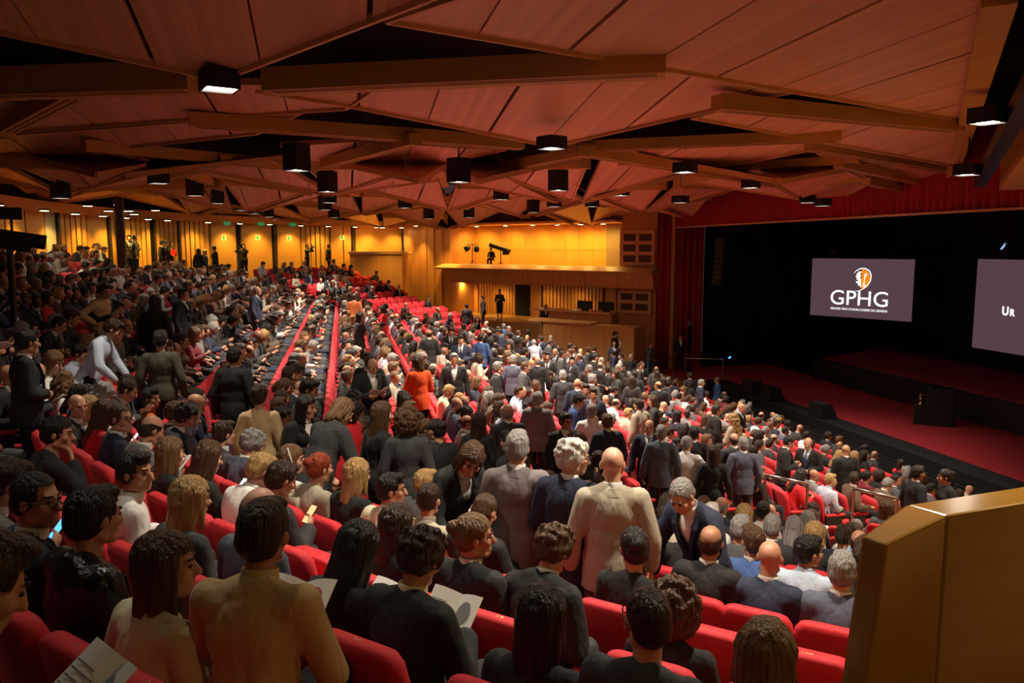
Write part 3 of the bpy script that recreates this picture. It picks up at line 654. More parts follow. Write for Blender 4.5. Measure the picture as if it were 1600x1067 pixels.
# pale small plates on the doors
M_PLATE = mat('pale_sign_plate', (.55, .62, .40), .5); M_GREENS = mat('green_sign', (.03, .30, .10), .4, emit=(.05, .6, .2), estr=.05)
for p, y in ((345, 371), (398, 371), (447, 372), (530, 371)):
    a = rw_ang(p); b = rw_ang(p + 8); z = zat(rw_pt(a), y); o = rseg(a, b, RW - .03, RW - .05, z - .14, z + .14, 'door_sign', M_PLATE, wall_rear)
    rseg(rw_ang(p + 2.4), rw_ang(p + 5.4), RW - .05, RW - .056, z - .09, z + .09, 'running_figure_sign', M_GREENS, wall_rear)
for p, y in ((341, 349), (395, 350), (445, 351)):
    a = rw_ang(p); b = rw_ang(p + 10); z = zat(rw_pt(a), y); rseg(a, b, RW - .4, RW - .45, z - .09, z + .09, 'exit_sign', M_GREENS, wall_rear)
# closing walls outside the frame (keep the hall dark)
mb = MB(); mb.box(-12.4, -12.2, -8, 40, -1, CZ + 4.5); obj('wall_back', mb.mesh('w'), M_WALLW, kind='structure')
mb = MB(); mb.bar((*(np.array([4.2, 1.6]) - WALL_D * 14), CZ - 1), (*(np.array([4.2, 1.6]) + WALL_D * 15), CZ - 1), .2, 13); obj('wall_near', mb.mesh('w'), M_WALLW, kind='structure')

# ------------------------------------------------------------------ near parapet of lacquered timber
A = at_depth(1480, 806, 2.95); Bq = at_depth(1386, 846, 2.72); D = at_depth(1600, 786, 3.1); D2 = A + (D - A) * 6
pz = A[2]; Bq[2] = pz - .02; bot = CZ - 4.2
par = empty('parapet', (A[0], A[1], bot)); tag(par, 'golden lacquered timber parapet corner at the lower right', 'parapet')
def ppart(name, pts, m, lean=None):
    """pts: outline in plan; leaning prism"""
    n = len(pts); lean = lean or [(0, 0)] * n; v = [(p[0] + q[0], p[1] + q[1], bot) for p, q in zip(pts, lean)] + [(p[0], p[1], p[2]) for p in pts]
    me = mk(name, v, [tuple(range(n))[::-1], tuple(range(n, 2 * n))] + [(i, (i + 1) % n, n + (i + 1) % n, n + i) for i in range(n)])
    bm = bmesh.new(); bm.from_mesh(me); bmesh.ops.recalc_face_normals(bm, faces=bm.faces); bm.to_mesh(me); bm.free()
    o = obj(name, me, m, par); o.matrix_parent_inverse = Matrix.Translation(par.location).inverted(); b = o.modifiers.new('b', 'BEVEL'); b.width = .012; b.segments = 2; return o
th = .16
nA = np.array([-.35, .94, 0])
lb = (Bq - A)[:2] / np.linalg.norm((Bq - A)[:2]) * .5
ppart('end_panel', [Bq, A, A + nA * th, Bq + nA * th * .6], M_GOLD, [lb, (0, 0), (0, 0), lb])
ppart('long_panel', [A, D2, D2 + nA * th, A + nA * th], M_GOLD)
# ------------------------------------------------------------------ ceiling: dark void above, hung timber panels of boards, beams
mb = MB(); mb.box(-14, 31, -9, 56, CZ + 4.3, CZ + 4.5)
ceiling = obj('ceiling', mb.mesh('ceiling'), M_VOID, kind='structure')
def plane3(a, b, c):
    n = np.cross(b - a, c - a); n /= np.linalg.norm(n); return n, n @ a
def on_plane(pl, px, py):
    d = ray(px, py); n, k = pl; return CAMP + d * ((k - n @ CAMP) / (n @ d))
def clip(poly, f):
    out = []
    for i in range(len(poly)):
        a, b = poly[i], poly[(i + 1) % len(poly)]; fa, fb = f(a), f(b)
        if fa >= 0: out.append(a)
        if (fa >= 0) != (fb >= 0): out.append(a + (b - a) * fa / (fa - fb))
    return out
def slab(poly, th):
    n = len(poly); p = [np.array(q) for q in poly]
    v = p + [q + np.array([0, 0, th]) for q in p]
    if sum(p[i][0] * p[(i + 1) % n][1] - p[(i + 1) % n][0] * p[i][1] for i in range(n)) < 0: v = p[::-1] + [q + np.array([0, 0, th]) for q in p[::-1]]
    return v, [tuple(range(n))[::-1], tuple(range(n, 2 * n))] + [(i, (i + 1) % n, n + (i + 1) % n, n + i) for i in range(n)]
NB = 0
def panel(poly, board=1.2, x_off=.35, trim=.10, fine=True):
    """poly: planar polygon of world points; boards run along Y, a trim moulding follows the rim"""
    global NB
    mb = MB(); n = len(poly)
    for i in range(n):
        a, b = poly[i], poly[(i + 1) % n]
        mb.bar(a + np.array([0, 0, .0]), b + np.array([0, 0, .0]), .05, trim)
    pn = obj('ceiling_panel', mb.mesh('rim'), M_TRIM, ceiling)
    xs = [p[0] for p in poly]; k0 = math.floor((min(xs) - x_off) / board); k1 = math.ceil((max(xs) - x_off) / board)
    if not fine: k0, k1, board2 = 0, 1, None
    for k in range(k0, k1):
        q = poly
        if fine:
            a, b = x_off + k * board + .012, x_off + (k + 1) * board - (.045 if k % 2 else .012)
            q = clip(q, lambda p: p[0] - a); q = clip(q, lambda p: b - p[0]) if q else q
        if len(q) < 3: continue
        v, f = slab(q, .05); obj('board', mk('board', v, f), M_CEIL, pn); NB += 1
def hpanel(anch, poly, **k):
    pl = plane3(*[at_h(*a) for a in anch]); panel([on_plane(pl, *p) for p in poly], **k)
def beam(a, b, h=.24, w=.30):
    """a, b: (px, py, height) of the lower edge facing the lens"""
    a = at_h(*a); b = at_h(*b); mb = MB(); d = b - a; s = np.array([-d[1], d[0], 0]); s /= np.linalg.norm(s)
    if s @ (a - CAMP) < 0: s = -s
    mb.bar(a + s * w / 2 + np.array([0, 0, h / 2]), b + s * w / 2 + np.array([0, 0, h / 2]), w, h); o = obj('beam', mb.mesh('beam'), M_BEAM, ceiling)
    L = np.linalg.norm(d); mb = MB(); u = d / L
    for off in (.09, .2): mb.bar(a + s * off + np.array([0, 0, -.002]) + u * .1, b + s * off + np.array([0, 0, -.002]) - u * .1, .018, .006)
    sl = obj('air_slot', mb.mesh('slot'), M_VOID, o); sl['kind'] = 'stuff'
    return o
H = 2.35
hpanel([(0, 48, H), (345, 121, 1.98), (640, 8, H)], [(-320, -25), (0, 48), (345, 121), (705, -18), (1000, -170), (-320, -170)])
hpanel([(604, 30, H), (1515, 189, H - .05), (1555, 0, H)], [(604, 30), (1515, 189), (1562, 0), (1590, -110), (1250, -150), (1000, -110), (706, -5)])
hpanel([(0, 145, 2.42), (500, 140, 2.42), (300, 184, 2.28)], [(-160, 140), (300, 128), (420, 128), (600, 128), (540, 168), (304, 184), (0, 206), (-160, 217)])
hpanel([(410, 143, 2.42), (1235, 143, 2.42), (862, 227, 1.98)], [(400, 141), (700, 118), (1042, 106), (1235, 142), (862, 227), (530, 161)])
hpanel([(1130, 169, 2.35), (1505, 204, 2.25), (1320, 226, 2.12)], [(1130, 168), (1240, 160), (1508, 204), (1492, 258), (1322, 227), (1080, 182)])
hpanel([(911, 236, 2.2), (1320, 221, 2.2), (1175, 252, 2.02)], [(911, 235), (1060, 217), (1240, 214), (1315, 222), (1175, 252), (1070, 264), (985, 252)])
hpanel([(1278, 236, 2.12), (1490, 270, 2.05), (1330, 262, 1.98)], [(1270, 234), (1320, 236), (1491, 268), (1484, 297), (1335, 264)])
hpanel([(1335, 262, 1.95), (1484, 297, 1.9), (1360, 286, 1.8)], [(1318, 262), (1345, 268), (1482, 298), (1479, 314), (1362, 287)])
hpanel([(1170, 262, 2.1), (1330, 238, 2.1), (1210, 284, 1.9)], [(1170, 258), (1330, 240), (1320, 262), (1215, 285), (1110, 270)])
hpanel([(1210, 290, 1.9), (1350, 272, 1.9), (1260, 308, 1.7)], [(1205, 288), (1350, 270), (1360, 285), (1290, 322), (1250, 312)])
hpanel([(0, 213, 2.32), (420, 180, 2.32), (170, 232, 2.12)], [(-160, 222), (304, 187), (470, 174), (400, 207), (170, 232), (-60, 243)])
hpanel([(0, 246, 2.15), (180, 234, 2.15), (240, 262, 2.05)], [(-120, 250), (0, 244), (180, 234), (330, 246), (345, 256), (232, 281), (60, 256)])
hpanel([(440, 232, 2.15), (800, 232, 2.15), (620, 258, 2.0)], [(440, 226), (560, 218), (790, 232), (700, 252), (600, 262), (470, 250)])
beam((-60, 150, 2.06), (293, 139, 2.06), .38, .42)
beam((408, 141, 2.08), (1040, 113, 2.12), .30, .46)
beam((1130, 170, 2.10), (1508, 205, 2.08), .24, .3)
beam((1275, 235, 1.98), (1491, 269, 1.95), .22, .28)
beam((911, 236, 2.02), (1315, 219, 2.04), .22, .34)
beam((297, 196, 2.05), (820, 232, 1.98), .24, .34)
beam((135, 236, 1.95), (449, 264, 1.92), .24, .30)
beam((0, 212, 2.08), (-200, 240, 2.1), .24, .3)
beam((0, 206, 2.12), (100, 152, 2.12), .22, .3)
beam((0, 262, 1.85), (190, 266, 1.85), .22, .26)
beam((255, 282, 1.85), (345, 256, 1.9), .22, .26)
beam((1318, 262, 1.8), (1484, 298, 1.78), .2, .24)
beam((1100, 271, 1.86), (1340, 254, 1.88), .2, .26)
beam((1200, 300, 1.7), (1360, 283, 1.72), .2, .24)
beam((1360, 288, 1.62), (1478, 316, 1.6), .18, .22)
beam((500, 262, 1.86), (640, 226, 1.9), .22, .26)
beam((735, 277, 1.8), (905, 244, 1.84), .22, .26)
beam((900, 240, 1.9), (1220, 292, 1.75), .24, .28)
# side fascia running down to the stage along the near edge of the ceiling
fa = [at_h(1562, 0, 2.28), at_h(1513, 189, 2.22), at_h(1490, 262, 2.0), at_h(1479, 316, 1.6)]
for a, b in zip(fa[:-1], fa[1:]): mb = MB(); mb.bar(a, b, .30, .10); obj('beam', mb.mesh('beam'), M_BEAM, ceiling)
mb = MB(); a, b = at_h(1600, 170, 1.75), at_h(1528, 298, 1.2); mb.bar(a + (a - b) * 1.2 + np.array([.9, -.7, .55]), b + np.array([.9, -.7, .5]), 1.5, 1.0); bulk = obj('bulkhead', mb.mesh('bulkhead'), M_BEAM, ceiling)
mb = MB(); mb.bar(a + (a - b) * 1.2 + np.array([.02, -.02, .2]), b + np.array([.02, -.02, .2]), .22, .25); obj('bulkhead_edge', mb.mesh('edge'), M_DKMETAL, ceiling)
# the folded triangles further off
def hall_ok(x, y):
    if x < -11.5 or x > 14.6: return False
    if np.hypot(x - CF[0], y - CF[1]) > RW - .6 and y > 27: return False
    if ((np.array([x, y]) - WO) @ WNN) < .3: return False
    return True
L1, L2 = np.array([3.9, 1.5]), np.array([.5, 4.1]); seeds = {}
LOWPTS = []
def vz(i, j): return (1.30 if (i + 2 * j) % 3 == 0 else 2.30) + .40 * noise.noise(Vector((i * 1.7, j * 2.3, .5)))
for i in range(-8, 8):
    for j in range(-1, 14):
        o = np.array([-2., 12.]) + L1 * i + L2 * j; c = [o, o + L1, o + L2, o + L1 + L2]; ij = [(i, j), (i + 1, j), (i, j + 1), (i + 1, j + 1)]
        for tri in ((0, 1, 2), (3, 2, 1)):
            P = [np.array([*c[t], CZ + vz(*ij[t])]) for t in tri]; cen = sum(P) / 3
            if not hall_ok(cen[0], cen[1]): continue
            px, py, dz = proj(cen)
            if dz < 18.3 or px < -150 or px > 1330: continue
            sc = 2.0 - dz / 60
            tw = rotz(.7 * noise.noise(Vector((cen[0], cen[1], 3)))); P = [cen + tw @ ((p - cen) * .86) for p in P]
            far_drop = max(0, (dz - 34)) * .022
            P = [p - np.array([0, 0, far_drop]) for p in P]
            panel(P, 1.2, .35, .12, fine=dz < 30)
            lo = min(P, key=lambda p: p[2])
            if (i + j) % 2 == 0:
                a, b = sorted(P, key=lambda p: -p[2])[:2]
                m2 = MB(); m2.bar(a - np.array([0, 0, .16]), b - np.array([0, 0, .16]), .22, .24); obj('beam', m2.mesh('beam'), M_BEAM, ceiling)
print('boards', NB)

# ------------------------------------------------------------------ box downlights
def lamp_mesh(w, h):
    mb = MB(); o = rrect(w, w, .01, 1); i = [(x * .86, y * .86) for x, y in o]; n = len(o)
    v = [(x, y, h) for x, y in o] + [(x, y, 0) for x, y in o] + [(x, y, 0) for x, y in i] + [(x, y, .03) for x, y in i]; f = [tuple(range(n))]
    for k in range(3):
        for t in range(n): f.append((k * n + t, (k + 1) * n + t, (k + 1) * n + (t + 1) % n, k * n + (t + 1) % n))
    return mk('housing', v, f), mk('diffuser', [(x, y, .025) for x, y in i], [tuple(range(n))[::-1]])
LH, LD = lamp_mesh(.38, .52)
LH2, LD2 = lamp_mesh(.40, .22)
mb = MB(); mb.tube([(0, 0, .5), (0, 0, 1.6)], .018, 6); LROD = mb.mesh('rod')
NLAMP = 0
def box_lamp(px, py, z, label, power=0, size=80, flat=False, rz=.6):
    global NLAMP
    P = at_depth(px, py, z); e = empty('ceiling_light', P, rz); tag(e, label, 'ceiling light', 'black box downlights')
    obj('housing', LH2 if flat else LH, M_BLACK, e); obj('diffuser', LD2 if flat else LD, M_LAMP, e); obj('rod', LROD, M_DKMETAL, e)
    if power:
        l = spot('lamp_spot', P + np.array([0, 0, -.03]), power, size)
    NLAMP += 1
    return e
LAMPS = [(343, 141, 9.3, 'flat black downlight under the corner of the nearest left ceiling panel', 300, 95, True),
 (464, 267, 15.4, 'large black box downlight hanging left of centre below the beams', 260, 90, False),
 (248, 287, 18.5, 'black box downlight above the left aisle between two beams', 110, 60, False),
 (305, 306, 24, 'small black box downlight right of the left aisle lamp', 200, 60, False),
 (95, 310, 22, 'black box downlight farthest to the left near the rear wall', 80, 50, False),
 (717, 285, 17.4, 'black box downlight hanging over the middle of the hall', 480, 100, False),
 (872, 298, 20.5, 'black box downlight right of the one over mid hall', 500, 100, False),
 (970, 306, 23.5, 'black box downlight hanging over the front centre seats', 400, 100, False),
 (862, 233, 14.2, 'flat downlight at the point of the large central ceiling panel', 330, 105, True),
 (1070, 270, 17.4, 'flat downlight at the point of the ceiling panel right of centre', 330, 105, True),
 (1173, 294, 21.5, 'flat downlight below the third folded panel towards the stage', 260, 100, True),
 (1262, 317, 24, 'left one of two downlights in front of the red valance', 90, 90, True),
 (1285, 322, 24.5, 'right one of two downlights in front of the red valance', 90, 90, True),
 (1543, 193, 11.4, 'downlight in the dark slot at the right edge of the ceiling', 420, 95, True),
 (1511, 274, 15.6, 'second downlight down the dark slot at right', 260, 95, True),
 (512, 300, 21, 'upper black box downlight in the central vertical cluster', 336, 90, False),
 (514, 317, 26, 'second black box downlight in the central vertical cluster', 294, 90, False),
 (508, 328, 30, 'third black box downlight in the central vertical cluster', 252, 90, False),
 (522, 340, 38, 'small black box downlight at the foot of the central cluster', 210, 90, False),
 (340, 318, 27, 'small black downlight under a dark triangular gap', 160, 60, False),
 (376, 329, 31, 'small black downlight left of the central cluster', 189, 80, False),
 (398, 334, 34, 'second small downlight left of the central cluster', 0, 80, False),
 (420, 339, 37, 'third small downlight left of the central cluster', 189, 80, False),
 (431, 344, 41, 'fourth small downlight left of the central cluster', 0, 80, False),
 (633, 325, 30, 'small black downlight above the far side block', 378, 95, False),
 (783, 312, 26, 'black box downlight above the middle far rows', 420, 95, False),
 (670, 342, 38, 'small black downlight in front of the timber tower', 336, 95, False),
 (725, 327, 31, 'small downlight between beams left of the balcony', 336, 95, False),
 (733, 340, 38, 'small downlight nearest the balcony end', 210, 95, False),
 (833, 332, 33, 'small downlight hanging over the balcony front', 336, 95, False),
 (866, 323, 29, 'flat downlight over the crowd before the balcony', 336, 95, True),
 (925, 323, 29, 'small downlight above the wooden counter', 252, 95, False),
 (1063, 317, 25, 'downlight beside the far end of the valance', 252, 95, True),
 (875, 315, 26, 'flat downlight above the far crowd near the counter', 0, 95, True)]
LDIM = {248, 305, 95, 340, 376, 420, 343}
for a in LAMPS: box_lamp(*a[:4], power=a[4] * (.35 if a[0] in LDIM else 1.2), size=a[5], flat=a[6], rz=rng.uniform(.3, .9))
# recessed rear-wall washers, golden
mb = MB(); mb.lathe([(.16, 0), (.16, .05), (.11, .06)], n=12); RIMM = mb.mesh('rim'); LDISC = mk('diffuser', [(.14 * math.cos(t), .14 * math.sin(t), -.004) for t in np.linspace(0, 2 * math.pi, 12, endpoint=False)], [tuple(range(12))[::-1]])
def washer(P, label, power, aim=None, size=110):
    e = empty('recessed_light', P); tag(e, label, 'recessed light', 'recessed wall washers'); obj('rim', RIMM, M_BLACK, e); obj('diffuser', LDISC, M_LAMPG, e)
    if power: spot('washer_spot', np.array(P) + np.array([0, 0, -.04]), power, size, .8, (1, .58, .10), aim)
WN = ['first', 'second', 'third', 'fourth', 'fifth', 'sixth', 'seventh', 'eighth', 'ninth', 'tenth', 'eleventh', 'twelfth', 'thirteenth', 'fourteenth', 'fifteenth', 'sixteenth']
for k, px in enumerate((-60, 20, 75, 123, 162, 200, 232, 300, 352, 401, 452, 496, 540, 574, 615)):
    a = rw_ang(px); p = rw_pt(a, RW - 1.0); q = rw_pt(a, RW - .1)
    washer((p[0], p[1], CZ + 1.15), f'small round recessed light, {WN[k]} from the left along the rear wall', 80, (q[0], q[1], CZ - 1.5))
for k, (px, py) in enumerate(((13, 322), (46, 320), (32, 330), (58, 330), (82, 335), (100, 329))):
    a = rw_ang(px); p = rw_pt(a, RW - 2.4 - .5 * (k % 3)); washer((p[0], p[1], zat(p, py)), f'round light in the low rear ceiling, {WN[k]} of the left group', 0)
for k, px in enumerate((712, 745, 790, 832, 870, 907, 942)):
    p = WP(wt(px, -1.3), -1.3, ZTOP - .05); q = WP(wt(px, -1.75), -1.75, CZ - .9); washer(p, f'round light above the balcony wall, {WN[k]} from the tower', 85, q, 150)
wbox(T_B, T_C, -2.6, .1, ZTOP, ZTOP + .12, 'balcony_ceiling', M_CEIL, wall_far)
p = at_depth(598, 384, 45.2); washer((p[0], p[1], zat(p, 356)), 'round light shining on the ledge beside the timber tower', 160, (p[0], p[1], 2))

# the same fittings above the near block, outside the frame
def high_lamp(x, y, h, label, power, size=100):
    e = empty('ceiling_light', (x, y, CZ + h), .5); tag(e, label, 'ceiling light', 'black box downlights'); obj('housing', LH2, M_BLACK, e); obj('diffuser', LD2, M_LAMP, e); obj('rod', LROD, M_DKMETAL, e); spot('lamp_spot', (x, y, CZ + h - .03), power, size)
high_lamp(3.3, 4.6, 2.0, 'flat black downlight high above the seats beside the parapet', 230)
high_lamp(-.9, 4.6, 2.0, 'flat black downlight high above the front seats at the lower left', 10)
high_lamp(-4.2, 5.0, 2.0, 'flat black downlight high above the left edge of the near block', 8)
for k, (x, y) in enumerate(((1.6, -.6), (3.4, 1.5), (5.0, 3.4))):
    washer((x, y, CZ + 1.3), f'round golden light over the near parapet, {WN[k]} from the camera side', (6, 2.5, 3)[k], (x - .9, y + 1.2, CZ - 2.5), 130)
high_lamp(1.0, 6.2, 2.05, 'flat black downlight high above the standing jackets', 170, 90)
for k, px in enumerate((650, 690)):
    p = WP(wt(px, .9), .9, ZTOP - .02); q = WP(wt(px, .3), .3, CZ - 4); washer(p, f'round light shining down the timber tower, {WN[k]} of two', 150, q, 70)
for k, px in enumerate((722, 775, 850, 900)):
    p = WP(wt(px, -1.2), -1.2, zb - .02); q = WP(wt(px, -2.2), -2.2, zb - 3); washer(p, f'round light below the balcony, {WN[k]} from the tower', (60, 45, 30, 25)[k], q, 120)
# ------------------------------------------------------------------ seats
def seat_meshes(lod):
    nseg = 3 if lod else 1
    def back():
        mb = MB(); rings = []
        prof = [(0., .46, .07), (.06, .475, .085), (.30, .485, .085), (.47, .475, .095), (.545, .45, .105), (.59, .395, .09), (.608, .32, .05)] if lod else [(0., .48, .08), (.48, .50, .10), (.57, .44, .09), (.6, .34, .05)]
        for h, w, t in prof:
            y0 = -.135 - h * .20; z = .37 + h
            rings.append([(x, y0 + y - .035 + .16 * x * x, z) for x, y in rrect(w, t, min(t * .45, .045), nseg)])
        mb.loft(rings); return mb.mesh('backrest', True)
    def cushion(fold):
        mb = MB(); rings = []
        for y, s in ((-.02, .9), (.02, 1.), (.38, 1.), (.43, .92), (.445, .7)):
            rings.append([(x * s, y, z * (.8 + .2 * s)) for x, z in rrect(.47, .115, .045, nseg)])
        v = []
        for r in rings:
            q = []
            for x, y, z in r:
                if fold: q.append((x, -.045 - z + (y) * -.05, .42 + y * 1.0))
                else: q.append((x, -.10 + y * 1.05, .405 + z + y * .04))
            v.append(q)
        mb.loft(v); me = mb.mesh('seat_cushion', True); bm = bmesh.new(); bm.from_mesh(me); bmesh.ops.recalc_face_normals(bm, faces=bm.faces); bm.to_mesh(me); bm.free(); return me
    def armrest():
        mb = MB(); rings = []
        for y, s in ((-.20, .7), (-.17, 1.), (.16, 1.), (.20, .75)): rings.append([(x * s, y, .615 + z * s) for x, z in rrect(.065, .06, .026, 2 if lod else 1)])
        mb.loft(rings); return mb.mesh('armrest', True)
    def stand():
        mb = MB(); mb.box(-.02, .02, -.19, .14, .08, .59); mb.box(-.035, .035, -.2, .16, 0, .08); return mb.mesh('stand')
    return dict(back=back(), flat=cushion(False), fold=cushion(True), arm=armrest(), stand=stand())
SEAT = seat_meshes(True); SEATL = seat_meshes(False)
NUMS = {n: text_mesh(n, .045, .001) for n in ('17', '20', '22', '110', '108', '15', '24', '106', '19', '112')}
NUMK = list(NUMS)
M_STAND = mat('seat_stand', (.015, .012, .012), .5)

# ------------------------------------------------------------------ where everybody sits and stands
SEATS = []     # dict(block,row,pos,dir,hero)
def rzd(d): return math.atan2(-d[0], d[1])
def free_fill(vals, lo, hi, pitch):
    """positions along a row: keep the given ones, fill the gaps at the seat pitch"""
    vals = sorted(vals); out = []
    if not vals: return [lo + pitch * (k + .5) for k in range(int((hi - lo) / pitch))]
    v = vals[0] - pitch
    while v > lo: out.append(v); v -= pitch
    for a, b in zip(vals[:-1], vals[1:]):
        n = int(round((b - a) / pitch)) - 1
        out += [a + (b - a) * (k + 1) / (n + 1) for k in range(max(0, n))]
    v = vals[-1] + pitch
    while v < hi: out.append(v); v += pitch
    return sorted(out + vals)
PSEAT = .54
